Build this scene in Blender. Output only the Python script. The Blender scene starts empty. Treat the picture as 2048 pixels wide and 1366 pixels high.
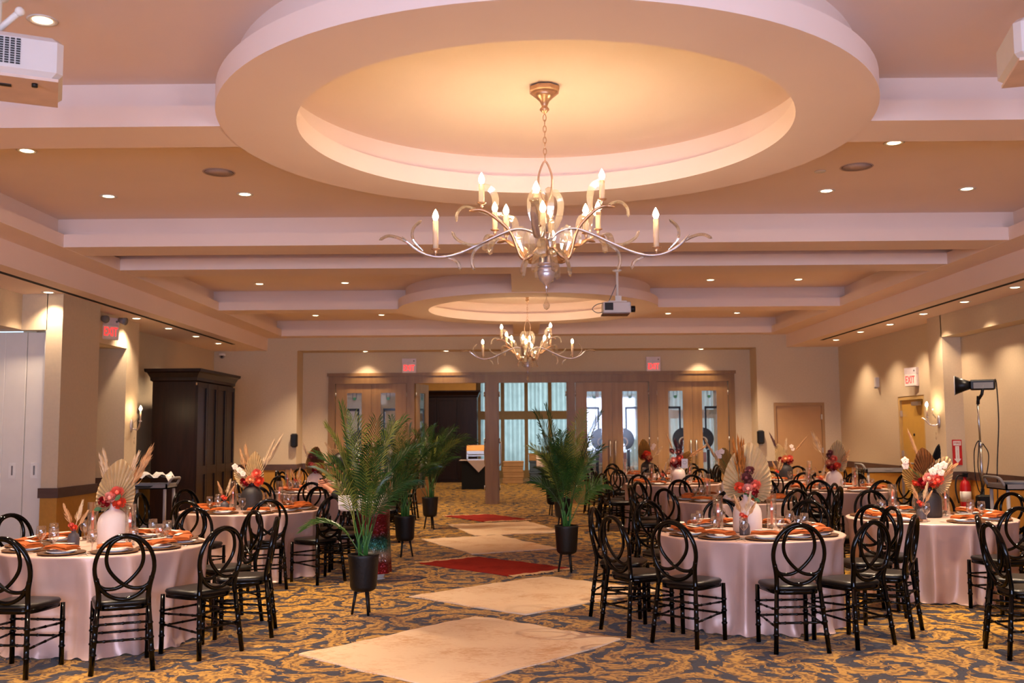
import bpy, math, random
from mathutils import Vector, Matrix

# ------------------------------------------------------------------ camera, light, exposure
SC = bpy.context.scene
COL = SC.collection
PI = math.pi
R = math.radians

cam_data = bpy.data.cameras.new('camera')
cam_data.sensor_width = 36.0
cam_data.lens = 35.0
cam_data.clip_end = 200
cam_data.dof.use_dof = True
cam_data.dof.focus_distance = 7.9
cam_data.dof.aperture_fstop = 3.2
cam = bpy.data.objects.new('camera', cam_data)
COL.objects.link(cam)
PITCH = math.atan(181 / 1991.1); YAW = 8 / 1991.1; ROLL = 0.007
_f = Vector((-math.sin(YAW) * math.cos(PITCH), math.cos(YAW) * math.cos(PITCH), math.sin(PITCH)))
_r = Vector((math.cos(YAW), math.sin(YAW), 0)); _u = _r.cross(_f)
_r2 = math.cos(ROLL) * _r - math.sin(ROLL) * _u
_u2 = math.sin(ROLL) * _r + math.cos(ROLL) * _u
cam.matrix_world = Matrix(((_r2.x, _u2.x, -_f.x, 0), (_r2.y, _u2.y, -_f.y, 0), (_r2.z, _u2.z, -_f.z, 1.6), (0, 0, 0, 1)))
SC.camera = cam

SC.view_settings.view_transform = 'Standard'
SC.view_settings.look = 'None'
SC.view_settings.gamma = 1.0
SC.view_settings.use_curve_mapping = False
SC.view_settings.exposure = 0.22
SC.cycles.use_denoising = True
SC.cycles.max_bounces = 5
SC.cycles.diffuse_bounces = 4
SC.cycles.glossy_bounces = 2
SC.cycles.transmission_bounces = 2
SC.cycles.transparent_max_bounces = 8
SC.cycles.use_adaptive_sampling = True
SC.cycles.adaptive_threshold = 0.18
SC.cycles.caustics_reflective = False
SC.cycles.caustics_refractive = False
SC.cycles.sample_clamp_indirect = 4.0
SC.cycles.use_light_tree = True

world = bpy.data.worlds.new('daylight'); SC.world = world; world.use_nodes = True
_bg = world.node_tree.nodes['Background']
_bg.inputs[0].default_value = (0.62, 0.76, 1.0, 1); _bg.inputs[1].default_value = 1.2

def area_light(name, loc, rot, sx, sy, power, color):
    l = bpy.data.lights.new(name, 'AREA'); l.shape = 'RECTANGLE'; l.size = sx; l.size_y = sy
    l.energy = power; l.color = color
    o = bpy.data.objects.new(name, l); COL.objects.link(o); o.location = loc; o.rotation_euler = rot
    return o
# cool fill in unseen windows added behind the photographer, and daylight by the windows of the room beyond the doors
COOL_FILL = (0.58, 0.67, 1.0)
for _x in (-4.0, 0.2, 4.4):
    area_light('window_daylight', (_x, -4.35, 1.9), (R(90), 0, 0), 3.0, 2.8, 335, COOL_FILL)
area_light('far_window_daylight', (3.6, 36.6, 2.2), (R(-90), 0, 0), 10.0, 3.6, 290, (0.84, 0.95, 1.0))
area_light('far_room_fill', (1.0, 28.0, 3.95), (0, 0, 0), 8.0, 8.0, 330, (1.0, 0.74, 0.48))  # unseen warm fill added to brighten the room beyond the doors
DOWNLIGHT_W = 44.0
BULB_STRENGTH = 185.0
WARM = (1.0, 0.75, 0.51)

# ------------------------------------------------------------------ helpers
def lin(h):
    h = h.lstrip('#'); out = []
    for i in (0, 2, 4):
        c = int(h[i:i + 2], 16) / 255
        out.append(c / 12.92 if c <= 0.04045 else ((c + 0.055) / 1.055) ** 2.4)
    return (out[0], out[1], out[2], 1)

MATS = {}
def mat(name, col, rough=0.6, metal=0.0, var=0.08, scale=6.0, bump=0.0, bscale=60.0, spec=0.5, sheen=0.0, coat=0.0, trans=0.0, ior=1.45, aniso=None):
    if name in MATS: return MATS[name]
    m = bpy.data.materials.new(name); m.use_nodes = True
    nt = m.node_tree; b = nt.nodes['Principled BSDF']; L = nt.links.new
    c = lin(col) if isinstance(col, str) else col
    b.inputs['Roughness'].default_value = rough; b.inputs['Metallic'].default_value = metal
    b.inputs['Specular IOR Level'].default_value = spec; b.inputs['IOR'].default_value = ior
    b.inputs['Transmission Weight'].default_value = trans
    if sheen: b.inputs['Sheen Weight'].default_value = sheen
    if coat: b.inputs['Coat Weight'].default_value = coat; b.inputs['Coat Roughness'].default_value = 0.08
    tc = nt.nodes.new('ShaderNodeTexCoord')
    n = nt.nodes.new('ShaderNodeTexNoise'); n.inputs['Scale'].default_value = scale; n.inputs['Detail'].default_value = 3
    L(tc.outputs['Object'], n.inputs['Vector'])
    r = nt.nodes.new('ShaderNodeValToRGB')
    r.color_ramp.elements[0].position = 0.3; r.color_ramp.elements[1].position = 0.7
    r.color_ramp.elements[0].color = tuple(max(0, x * (1 - var)) for x in c[:3]) + (1,)
    r.color_ramp.elements[1].color = tuple(min(1, x * (1 + var)) for x in c[:3]) + (1,)
    L(n.outputs['Fac'], r.inputs['Fac']); L(r.outputs['Color'], b.inputs['Base Color'])
    if bump:
        n2 = nt.nodes.new('ShaderNodeTexNoise'); n2.inputs['Scale'].default_value = bscale; n2.inputs['Detail'].default_value = 2
        L(tc.outputs['Object'], n2.inputs['Vector'])
        bp = nt.nodes.new('ShaderNodeBump'); bp.inputs['Strength'].default_value = bump; bp.inputs['Distance'].default_value = 0.01
        L(n2.outputs['Fac'], bp.inputs['Height']); L(bp.outputs['Normal'], b.inputs['Normal'])
    MATS[name] = m
    return m

def emit(name, col, strength, sample=True):
    if name in MATS: return MATS[name]
    m = bpy.data.materials.new(name); m.use_nodes = True
    b = m.node_tree.nodes['Principled BSDF']
    c = lin(col) if isinstance(col, str) else col
    b.inputs['Base Color'].default_value = c
    b.inputs['Emission Color'].default_value = c; b.inputs['Emission Strength'].default_value = strength
    if not sample: m.cycles.emission_sampling = 'NONE'
    MATS[name] = m
    return m

def wood(name, c1, c2, rough=0.4, sx=1.0, sy=1.0, sz=0.12, scale=14, coat=0.0):
    if name in MATS: return MATS[name]
    m = bpy.data.materials.new(name); m.use_nodes = True
    nt = m.node_tree; b = nt.nodes['Principled BSDF']; L = nt.links.new
    tc = nt.nodes.new('ShaderNodeTexCoord'); mp = nt.nodes.new('ShaderNodeMapping'); mp.inputs['Scale'].default_value = (sx, sy, sz)
    n = nt.nodes.new('ShaderNodeTexNoise'); n.inputs['Scale'].default_value = scale; n.inputs['Detail'].default_value = 5; n.inputs['Distortion'].default_value = 0.6
    r = nt.nodes.new('ShaderNodeValToRGB'); r.color_ramp.elements[0].position = 0.3; r.color_ramp.elements[1].position = 0.72
    r.color_ramp.elements[0].color = lin(c1); r.color_ramp.elements[1].color = lin(c2)
    L(tc.outputs['Object'], mp.inputs['Vector']); L(mp.outputs['Vector'], n.inputs['Vector'])
    L(n.outputs['Fac'], r.inputs['Fac']); L(r.outputs['Color'], b.inputs['Base Color'])
    b.inputs['Roughness'].default_value = rough
    if coat: b.inputs['Coat Weight'].default_value = coat; b.inputs['Coat Roughness'].default_value = 0.12
    MATS[name] = m
    return m

class MB:
    """collects shapes, then becomes one mesh"""
    def __init__(s): s.v = []; s.f = []; s.sm = []
    def add(s, vs, fs, smooth=False):
        o = len(s.v); s.v += [tuple(v) for v in vs]
        for f in fs: s.f.append(tuple(i + o for i in f)); s.sm.append(smooth)
        return s
    def box(s, x0, y0, z0, x1, y1, z1, M=None):
        vs = [Vector((x, y, z)) for z in (z0, z1) for y in (y0, y1) for x in (x0, x1)]
        if M: vs = [M @ v for v in vs]
        return s.add(vs, [(0, 2, 3, 1), (4, 5, 7, 6), (0, 1, 5, 4), (2, 6, 7, 3), (0, 4, 6, 2), (1, 3, 7, 5)])
    def bevbox(s, x0, y0, z0, x1, y1, z1, b=0.01, M=None):
        # box with chamfered vertical and horizontal edges
        vs = []; 
        def ring(d, z): return [(x0 + d, y0, z), (x1 - d, y0, z), (x1, y0 + d, z), (x1, y1 - d, z), (x1 - d, y1, z), (x0 + d, y1, z), (x0, y1 - d, z), (x0, y0 + d, z)]
        def inset(pts, k):
            cx, cy = (x0 + x1) / 2, (y0 + y1) / 2; hx, hy = (x1 - x0) / 2, (y1 - y0) / 2
            return [(cx + (p[0] - cx) * (hx - k) / hx, cy + (p[1] - cy) * (hy - k) / hy, p[2]) for p in pts]
        for z, k in ((z0, b), (z0 + b, 0), (z1 - b, 0), (z1, b)):
            vs += inset(ring(b, z), k)
        fs = [tuple(range(7, -1, -1)), tuple(range(24, 32))]
        for l in range(3):
            for i in range(8):
                j = (i + 1) % 8; fs.append((l * 8 + i, l * 8 + j, l * 8 + 8 + j, l * 8 + 8 + i))
        vs = [Vector(v) for v in vs]
        if M: vs = [M @ v for v in vs]
        return s.add(vs, fs)
    def lathe(s, prof, n=24, M=None, a0=0.0, smooth=True, closed=False, cap=True):
        # prof: list of (r, z); ends with r=0 are capped to a point ring
        vs = []; fs = []
        for r, z in prof:
            for i in range(n):
                a = a0 + 2 * PI * i / n; vs.append(Vector((r * math.cos(a), r * math.sin(a), z)))
        k = len(prof)
        for l in range(k if closed else k - 1):
            l2 = (l + 1) % k
            for i in range(n):
                j = (i + 1) % n; fs.append((l * n + i, l * n + j, l2 * n + j, l2 * n + i))
        if not closed and cap:
            if prof[0][0] > 1e-6: fs.append(tuple(range(n - 1, -1, -1)))
            if prof[-1][0] > 1e-6: fs.append(tuple((k - 1) * n + i for i in range(n)))
        if M: vs = [M @ v for v in vs]
        return s.add(vs, fs, smooth)
    def tube(s, path, rad, n=8, closed=False, flat=None, smooth=True, cap=True):
        # path: points; rad: number or list; flat: (a, b) scales of the section (side, up)
        P = [Vector(p) for p in path]; m = len(P)
        rr = rad if isinstance(rad, (list, tuple)) else [rad] * m
        T = []
        for i in range(m):
            a = P[i - 1] if (i > 0 or closed) else P[i]; b = P[(i + 1) % m] if (i < m - 1 or closed) else P[i]
            t = (b - a); T.append(t.normalized() if t.length > 1e-9 else Vector((0, 0, 1)))
        up = Vector((0, 0, 1)) if abs(T[0].z) < 0.9 else Vector((0, 1, 0))
        N = (up - T[0] * up.dot(T[0])).normalized(); vs = []; fs = []
        fa, fb = flat or (1, 1)
        for i in range(m):
            N = (N - T[i] * N.dot(T[i])); N = N.normalized() if N.length > 1e-6 else T[i].orthogonal().normalized()
            B = T[i].cross(N)
            for k in range(n):
                a = 2 * PI * k / n; vs.append(P[i] + N * math.cos(a) * rr[i] * fb + B * math.sin(a) * rr[i] * fa)
        for i in range(m if closed else m - 1):
            i2 = (i + 1) % m
            for k in range(n):
                j = (k + 1) % n; fs.append((i * n + k, i * n + j, i2 * n + j, i2 * n + k))
        if cap and not closed:
            fs.append(tuple(range(n - 1, -1, -1))); fs.append(tuple((m - 1) * n + k for k in range(n)))
        return s.add(vs, fs, smooth)
    def cyl(s, p0, p1, r0, r1=None, n=12, smooth=True):
        return s.tube([p0, p1], [r0, r0 if r1 is None else r1], n, smooth=smooth)
    def ball(s, c, r, n=10, m=7, sc=(1, 1, 1)):
        vs = []; fs = []
        for i in range(m + 1):
            t = PI * i / m
            for k in range(n):
                a = 2 * PI * k / n
                vs.append((c[0] + r * sc[0] * math.sin(t) * math.cos(a), c[1] + r * sc[1] * math.sin(t) * math.sin(a), c[2] - r * sc[2] * math.cos(t)))
        for i in range(m):
            for k in range(n):
                j = (k + 1) % n; fs.append((i * n + k, i * n + j, (i + 1) * n + j, (i + 1) * n + k))
        return s.add(vs, fs, True)
    def grid(s, rows, smooth=True, closed_u=False):
        # rows: list of equal-length point lists
        m = len(rows); n = len(rows[0]); vs = [p for r in rows for p in r]; fs = []
        for i in range(m - 1):
            for k in range(n if closed_u else n - 1):
                j = (k + 1) % n; fs.append((i * n + k, i * n + j, (i + 1) * n + j, (i + 1) * n + k))
        return s.add(vs, fs, smooth)
    def prism(s, poly, z0, z1, M=None):
        n = len(poly)
        vs = [Vector((x, y, z0)) for x, y in poly] + [Vector((x, y, z1)) for x, y in poly]
        if M: vs = [M @ v for v in vs]
        fs = [tuple(range(n - 1, -1, -1)), tuple(range(n, 2 * n))] + [(i, (i + 1) % n, n + (i + 1) % n, n + i) for i in range(n)]
        return s.add(vs, fs)
    def mesh(s, name, m):
        me = bpy.data.meshes.new(name)
        me.from_pydata(s.v, [], s.f); me.polygons.foreach_set('use_smooth', s.sm)
        me.materials.append(m); me.validate(); me.update()
        return me

def put(name, me, parent=None, loc=(0, 0, 0), rot=(0, 0, 0), scale=(1, 1, 1)):
    if isinstance(me, tuple): me = me[0].mesh(name, me[1])
    o = bpy.data.objects.new(name, me); COL.objects.link(o)
    o.location = loc; o.rotation_euler = rot; o.scale = scale if isinstance(scale, (tuple, list)) else (scale,) * 3
    if parent: o.parent = parent
    return o
def tag(o, label, cat, group=None):
    o['label'] = label; o['category'] = cat
    if group: o['group'] = group
    return o
def thing(name, label, cat, loc=(0, 0, 0), rz=0.0, group=None, scale=1.0):
    o = bpy.data.objects.new(name, None); COL.objects.link(o)
    o.empty_display_size = 0.1; o.location = loc; o.rotation_euler = (0, 0, rz); o.scale = (scale,) * 3
    return tag(o, label, cat, group)
def struct(name, mb, m, parent=None):
    o = put(name, (mb, m), parent)
    if not parent: o['kind'] = 'structure'
    return o
def spline(pts, n=6, closed=False):
    # Catmull-Rom through the points
    P = [Vector(p) for p in pts]; out = []; m = len(P)
    for i in range(m if closed else m - 1):
        p0 = P[i - 1] if (i > 0 or closed) else P[0] * 2 - P[1]
        p1 = P[i]; p2 = P[(i + 1) % m]
        p3 = P[(i + 2) % m] if (i < m - 2 or closed) else P[-1] * 2 - P[-2]
        for k in range(n):
            t = k / n
            out.append(0.5 * ((2 * p1) + (p2 - p0) * t + (2 * p0 - 5 * p1 + 4 * p2 - p3) * t * t + (3 * p1 - p0 - 3 * p2 + p3) * t ** 3))
    if not closed: out.append(P[-1])
    return out
def text_mesh(body, size, m, extrude=0.002, bold=0.0):
    cu = bpy.data.curves.new('lettering', 'FONT'); cu.body = body; cu.size = size; cu.extrude = extrude
    cu.offset = bold; cu.align_x = 'CENTER'; cu.align_y = 'CENTER'; cu.resolution_u = 3
    o = bpy.data.objects.new('lettering', cu); COL.objects.link(o)
    dg = bpy.context.evaluated_depsgraph_get(); dg.update()
    me = bpy.data.meshes.new_from_object(o.evaluated_get(dg)); me.materials.clear(); me.materials.append(m)
    bpy.data.objects.remove(o); bpy.data.curves.remove(cu)
    return me
ORD = ['first', 'second', 'third', 'fourth', 'fifth', 'sixth', 'seventh', 'eighth', 'ninth', 'tenth']

# ------------------------------------------------------------------ materials
M_CEIL = mat('ceiling_paint', '#efd9ce', 0.85, var=0.015, scale=1.5, bump=0.05, bscale=220)
M_WALL = mat('wall_vinyl_beige', '#ccb89c', 0.75, var=0.03, scale=30, bump=0.06, bscale=180)
M_WAINS = mat('wainscot_ochre', '#b98334', 0.6, var=0.06, scale=20, bump=0.05, bscale=120)
M_RAIL = wood('chair_rail_wood', '#4a332c', '#5d443b', 0.45, 0.3, 0.3, 1)
M_DOOR = wood('maple_door', '#916a3d', '#a27a49', 0.42, 1, 1, 0.08, 12)
M_DOORP = mat('painted_door_tan', '#b98d5f', 0.5, var=0.03)
M_FRAME = wood('maple_frame', '#7f5c34', '#8f6b3e', 0.42, 1, 1, 0.08, 12)
M_DARK = wood('espresso_wood', '#180b07', '#27140d', 0.36, 1, 1, 0.1, 16)
M_DARK.node_tree.nodes['Principled BSDF'].inputs['Specular IOR Level'].default_value = 0.22
M_WHITE = mat('white_paint', '#e8e2da', 0.5, var=0.02)
M_METAL = mat('brushed_steel', '#d0ccc8', 0.33, 1.0, var=0.05)
M_BLACKM = mat('black_metal', '#17171a', 0.4, 0.3, var=0.05)
M_CHAIR = mat('black_resin', '#020203', 0.09, var=0.1, spec=0.32)
M_SEAT = mat('black_vinyl', '#15120f', 0.36, var=0.12, bump=0.05, bscale=160)
M_BLACKP = mat('black_plastic', '#0d0d0f', 0.45, var=0.08)
M_GREYP = mat('grey_plastic', '#7d7a7c', 0.55, var=0.06)
def thin_glass(name, tint, edge, gl, rough=0.02, df=0.0):
    """blown glass as thin walls: clear face on, reflecting at grazing angles"""
    m = bpy.data.materials.new(name); m.use_nodes = True
    nt = m.node_tree; N = nt.nodes; L = nt.links.new; out = N['Material Output']; N.remove(N['Principled BSDF'])
    tr = N.new('ShaderNodeBsdfTransparent'); tr.inputs[0].default_value = tint
    g = N.new('ShaderNodeBsdfGlossy'); g.inputs['Roughness'].default_value = rough
    lw = N.new('ShaderNodeLayerWeight'); lw.inputs['Blend'].default_value = edge
    mr = N.new('ShaderNodeMapRange'); mr.inputs['To Min'].default_value = gl; mr.inputs['To Max'].default_value = 0.9; L(lw.outputs['Facing'], mr.inputs['Value'])
    mx = N.new('ShaderNodeMixShader'); L(mr.outputs[0], mx.inputs[0]); L(tr.outputs[0], mx.inputs[1]); L(g.outputs[0], mx.inputs[2])
    if df:
        tl = N.new('ShaderNodeBsdfTranslucent'); tl.inputs[0].default_value = (1, 0.96, 0.92, 1); m3 = N.new('ShaderNodeMixShader'); m3.inputs[0].default_value = df
        L(mx.outputs[0], m3.inputs[1]); L(tl.outputs[0], m3.inputs[2]); mx = m3
    L(mx.outputs[0], out.inputs['Surface']); MATS[name] = m
    return m
M_GLASS = thin_glass('clear_glass', (0.95, 0.95, 0.95, 1), 0.35, 0.16)
M_SLOT = mat('dark_slot', '#1b120d', 0.9)

def carpet_material():
    m = bpy.data.materials.new('scroll_carpet'); m.use_nodes = True
    nt = m.node_tree; N = nt.nodes; L = nt.links.new; b = N['Principled BSDF']
    def mth(op, a, c=None, d=None):
        n = N.new('ShaderNodeMath'); n.operation = op
        for i, x in enumerate((a, c, d)):
            if x is None: continue
            if isinstance(x, (int, float)): n.inputs[i].default_value = x
            else: L(x, n.inputs[i])
        return n.outputs[0]
    def vmth(op, a, c=None):
        n = N.new('ShaderNodeVectorMath'); n.operation = op
        for i, x in enumerate((a, c)):
            if x is None: continue
            if isinstance(x, tuple): n.inputs[i].default_value = x
            elif op == 'SCALE' and i == 1: n.inputs['Scale'].default_value = x
            else: L(x, n.inputs[i])
        return n.outputs['Value'] if op in ('LENGTH', 'DOT_PRODUCT') else n.outputs[0]
    def noise(v, s, d=2.0, dist=0.0):
        n = N.new('ShaderNodeTexNoise'); n.inputs['Scale'].default_value = s; n.inputs['Detail'].default_value = d; n.inputs['Distortion'].default_value = dist
        L(v, n.inputs['Vector']); return n
    tc = N.new('ShaderNodeTexCoord'); P0 = tc.outputs['Object']
    w = noise(P0, 1.6, 1.0); off = vmth('SCALE', vmth('SUBTRACT', w.outputs['Color'], (0.5, 0.5, 0.5)), 0.34)
    w2 = noise(P0, 7.0, 1.0); off2 = vmth('SCALE', vmth('SUBTRACT', w2.outputs['Color'], (0.5, 0.5, 0.5)), 0.10)
    P = vmth('ADD', vmth('ADD', P0, off), off2)
    sep0 = N.new('ShaderNodeSeparateXYZ'); L(P, sep0.inputs[0])
    cmb = N.new('ShaderNodeCombineXYZ'); L(sep0.outputs[0], cmb.inputs[0]); L(sep0.outputs[1], cmb.inputs[1])
    vo = N.new('ShaderNodeTexVoronoi'); vo.voronoi_dimensions = '2D'; vo.inputs['Scale'].default_value = 1.3; vo.inputs['Randomness'].default_value = 0.75
    L(cmb.outputs[0], vo.inputs['Vector'])
    d = vmth('SUBTRACT', cmb.outputs[0], vo.outputs['Position'])
    sp = N.new('ShaderNodeSeparateXYZ'); L(d, sp.inputs[0])
    r = vmth('LENGTH', d); a = mth('ARCTAN2', sp.outputs[1], sp.outputs[0])
    # two-armed volute that unrolls outwards
    ph = mth('ADD', mth('MULTIPLY', a, 2.0), mth('MULTIPLY', r, 24.0))
    lob = mth('MULTIPLY', mth('SINE', mth('ADD', mth('MULTIPLY', a, 11.0), mth('MULTIPLY', r, 26.0))), 0.75)
    s1 = mth('SINE', mth('ADD', ph, lob))
    fine = noise(P0, 12.0, 1.5, 1.6)
    s2 = mth('ADD', s1, mth('MULTIPLY', mth('SUBTRACT', fine.outputs['Fac'], 0.5), 1.9))
    gold = N.new('ShaderNodeMapRange'); gold.interpolation_type = 'SMOOTHSTEP'
    gold.inputs['From Min'].default_value = -0.62; gold.inputs['From Max'].default_value = -0.4
    L(s2, gold.inputs['Value'])
    # veins inside the leaves
    vein = mth('SINE', mth('ADD', mth('MULTIPLY', ph, 3.0), mth('MULTIPLY', fine.outputs['Fac'], 14.0)))
    vr = N.new('ShaderNodeMapRange'); vr.inputs['From Min'].default_value = -0.9; vr.inputs['From Max'].default_value = 0.5; L(vein, vr.inputs['Value'])
    g = N.new('ShaderNodeMix'); g.data_type = 'RGBA'; g.inputs['A'].default_value = lin('#6e4c14'); g.inputs['B'].default_value = lin('#bd8e31'); L(vr.outputs[0], g.inputs['Factor'])
    bgn = noise(P0, 60.0, 2.0)
    s = N.new('ShaderNodeMix'); s.data_type = 'RGBA'; s.inputs['A'].default_value = lin('#28252a'); s.inputs['B'].default_value = lin('#3d3839'); L(bgn.outputs['Fac'], s.inputs['Factor'])
    mx = N.new('ShaderNodeMix'); mx.data_type = 'RGBA'; L(gold.outputs[0], mx.inputs['Factor']); L(s.outputs['Result'], mx.inputs['A']); L(g.outputs['Result'], mx.inputs['B'])
    # dark outline where leaf meets ground
    e = mth('ABSOLUTE', mth('ADD', s2, 0.66)); er = N.new('ShaderNodeMapRange'); er.inputs['From Min'].default_value = 0.0; er.inputs['From Max'].default_value = 0.16; L(e, er.inputs['Value'])
    mx2 = N.new('ShaderNodeMix'); mx2.data_type = 'RGBA'; L(er.outputs[0], mx2.inputs['Factor']); mx2.inputs['A'].default_value = lin('#251a16'); L(mx.outputs['Result'], mx2.inputs['B'])
    L(mx2.outputs['Result'], b.inputs['Base Color'])
    b.inputs['Roughness'].default_value = 0.95; b.inputs['Specular IOR Level'].default_value = 0.1
    b.inputs['Sheen Weight'].default_value = 0.15
    pn = noise(P0, 260.0, 2.0); bp = N.new('ShaderNodeBump'); bp.inputs['Strength'].default_value = 0.25; bp.inputs['Distance'].default_value = 0.006
    L(pn.outputs['Fac'], bp.inputs['Height']); L(bp.outputs['Normal'], b.inputs['Normal'])
    return m
M_CARPET = carpet_material()

# ------------------------------------------------------------------ the room
ZB, ZL, ZC, ZS = 3.70, 3.85, 4.05, 3.42     # beam bottom, lip top, coffer ceiling, side soffit
CX = 0.21
struct('floor', MB().box(-9, -4.6, -0.1, 11, 37.5, 0), M_CARPET)
struct('ceiling', MB().box(-7.2, -4.5, ZC, 7.6, 22.0, ZC + 0.1), M_CEIL)

def beam(x0, y0, x1, y1, sx=1, sy=1, dz=0.004):
    """two-stepped beam: a wide lower lip and a narrower upper part"""
    mb = MB(); mb.box(x0, y0, ZB + dz, x1, y1, ZL); d = 0.13
    mb.box(x0 + d * sx, y0 + d * sy, ZL + 0.012, x1 - d * sx, y1 - d * sy, ZC + 0.01)
    mb.box(x0 + 0.19 * sx, y0 + 0.19 * sy, ZL - 0.01, x1 - 0.19 * sx, y1 - 0.19 * sy, ZL + 0.02)
    return mb
_tn = [0]
def trim(mb, m=None, parent=None):
    _tn[0] += 1
    return struct('trim_%d' % _tn[0], mb, m or M_CEIL, parent)
XL, XR = -5.08, 5.53
B1, B2, B3, B4, BE = (6.66, 7.16), (11.03, 11.59), (12.63, 13.16), (16.88, 17.46), (21.45, 21.92)
for (a, b) in ((2.28, 2.79), B2, B3):
    trim(beam(XL - 0.2, a, XR + 0.2, b, 0))
for (a, b), cy in ((B1, 6.91), (B4, 17.17)):
    trim(beam(XL - 0.2, a, CX - 1.95, b, 0)); trim(beam(CX + 1.95, a, XR + 0.2, b, 0))
    ring = MB(); M = Matrix.Translation((CX, cy, 0))
    ring.lathe([(1.72, ZB), (2.24, ZB)], 112, M, smooth=False); ring.f = ring.f[:112]; ring.sm = ring.sm[:112]
    ring.lathe([(2.24, ZB), (2.24, ZL)], 112, M); del ring.f[-2:], ring.sm[-2:]
    ring.lathe([(2.24, ZL), (2.11, ZL)], 112, M); del ring.f[-2:], ring.sm[-2:]
    ring.lathe([(2.11, ZL), (2.11, ZC)], 112, M); del ring.f[-2:], ring.sm[-2:]
    ring.lathe([(1.85, ZC), (1.85, ZL)], 112, M); del ring.f[-2:], ring.sm[-2:]
    ring.lathe([(1.85, ZL), (1.72, ZL)], 112, M); del ring.f[-2:], ring.sm[-2:]
    ring.lathe([(1.72, ZL), (1.72, ZB)], 112, M); del ring.f[-2:], ring.sm[-2:]
    trim(ring)
trim(beam(XL - 0.2, BE[0], XR + 0.2, BE[1], 0))
trim(beam(CX - 0.27, B3[1] - 0.12, CX + 0.27, 17.17 - 1.95, 1, 0, 0.008)); trim(beam(CX - 0.27, 17.17 + 1.95, CX + 0.27, BE[0] + 0.12, 1, 0, 0.008))
trim(beam(-5.5, -4.5, XL, 21.9, 1, 0, 0)); trim(beam(XR, -4.5, 5.97, 21.9, 1, 0, 0))
# side soffits lower than the beams, each with a dark partition track
for x0, x1, tx in ((-7.2, -5.49, -5.76), (5.96, 7.6, 6.22)):
    sf = trim(MB().box(x0, -4.5, ZS, x1, 21.92, ZC - 0.01))
    put('partition_track', (MB().box(tx - 0.035, -4.4, ZS - 0.004, tx + 0.035, 20.2, ZS + 0.01), M_SLOT), sf)

def wall(name, x0, y0, x1, y1, z0=0.0, z1=ZS + 0.02, rail=True, m=None):
    """upright wall piece from box corners, with wainscot, chair rail and baseboard on it"""
    o = struct(name, MB().box(x0, y0, z0, x1, y1, z1), m or M_WALL)
    if rail and z0 < 0.1:
        e = 0.004
        put('wainscot', (MB().box(x0 - e, y0 - e, 0.0, x1 + e, y1 + e, 0.81), M_WAINS), o)
        put('chair_rail', (MB().box(x0 - 0.025, y0 - 0.025, 0.805, x1 + 0.025, y1 + 0.025, 0.93), M_RAIL), o)
        put('baseboard', (MB().box(x0 - 0.015, y0 - 0.015, 0.0, x1 + 0.015, y1 + 0.015, 0.1), M_RAIL), o)
    return o
# left side
wall('wall_left_front', -7.1, -4.5, -6.95, 13.2)
wall('wall_left_header', -6.55, -4.5, -6.38, 12.76, 2.96, ZS + 0.02)
wall('wall_left_pier', -6.06, 12.75, -5.85, 13.9)
wall('wall_left_over_doors', -6.95, 12.75, -6.05, 12.9, 2.955, ZS + 0.02)
wall('wall_left_passage', -6.9, 13.85, -6.72, 15.75)
wall('wall_left_lintel', -6.75, 13.9, -6.17, 15.7, 2.96, ZS + 0.02)
wall('wall_left_jamb', -6.9, 15.7, -6.17, 16.2)
wall('wall_left', -6.85, 16.15, -6.67, 21.95)
# right side: a pier and a header in front of the deeper wall
wall('wall_right', 7.1, -4.5, 7.25, 17.4)
wall('wall_right_rear', 7.1, 18.6, 7.25, 21.95)
wall('wall_right_over_door', 7.1, 17.4, 7.25, 18.6, 2.2, ZS + 0.02)
wall('wall_right_pier', 6.8, 15.87, 7.12, 16.4)
wall('wall_right_header', 6.8, -4.5, 7.12, 15.9, 3.06, ZS + 0.02)
# back wall with the recess of the doors
wall('wall_back_left', -6.9, 21.9, -4.83, 22.55, 0, 4.06)
wall('wall_back_right', 5.29, 21.9, 5.64, 22.55, 0, 4.06)
wall('wall_back_corner', 6.75, 21.9, 7.3, 22.55, 0, 4.06)
wall('wall_back_over_door', 5.64, 21.9, 6.75, 22.55, 2.2, 4.06)
wall('wall_back_top', -4.83, 21.9, 5.29, 22.55, 3.42, 4.06)
wall('wall_back_niche_left', -4.83, 22.5, -4.24, 22.62, 0, 3.42)
wall('wall_back_niche_right', 4.92, 22.5, 5.29, 22.62, 0, 3.42)
wall('wall_back_niche_top', -4.24, 22.5, 4.92, 22.62, 2.93, 3.42)
# unseen wall behind the photographer; its three windows are added for the cool fill
for a, b in ((-7.2, -5.5), (-2.5, -1.3), (1.7, 2.9), (5.9, 7.3)):
    wall('wall_rear', a, -4.5, b, -4.3)
wall('wall_rear_top', -7.2, -4.5, 7.3, -4.3, 3.3, ZS + 0.03)
wall('wall_rear_sill', -7.2, -4.5, 7.3, -4.31, 0.0, 0.5, rail=False)
for i, x in enumerate((-4.0, 0.2, 4.4)):
    w = put('window_%d' % (i + 1), (MB().box(x - 1.5, -4.3, 0.5, x + 1.5, -4.24, 0.58).box(x - 1.5, -4.3, 3.24, x + 1.5, -4.24, 3.3), M_WHITE)); w['kind'] = 'structure'
    for dx in (-1.5, -0.53, 0.47, 1.44):
        put('mullion', (MB().box(x + dx, -4.3, 0.58, x + dx + 0.06, -4.24, 3.24), M_WHITE), w)

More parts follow.
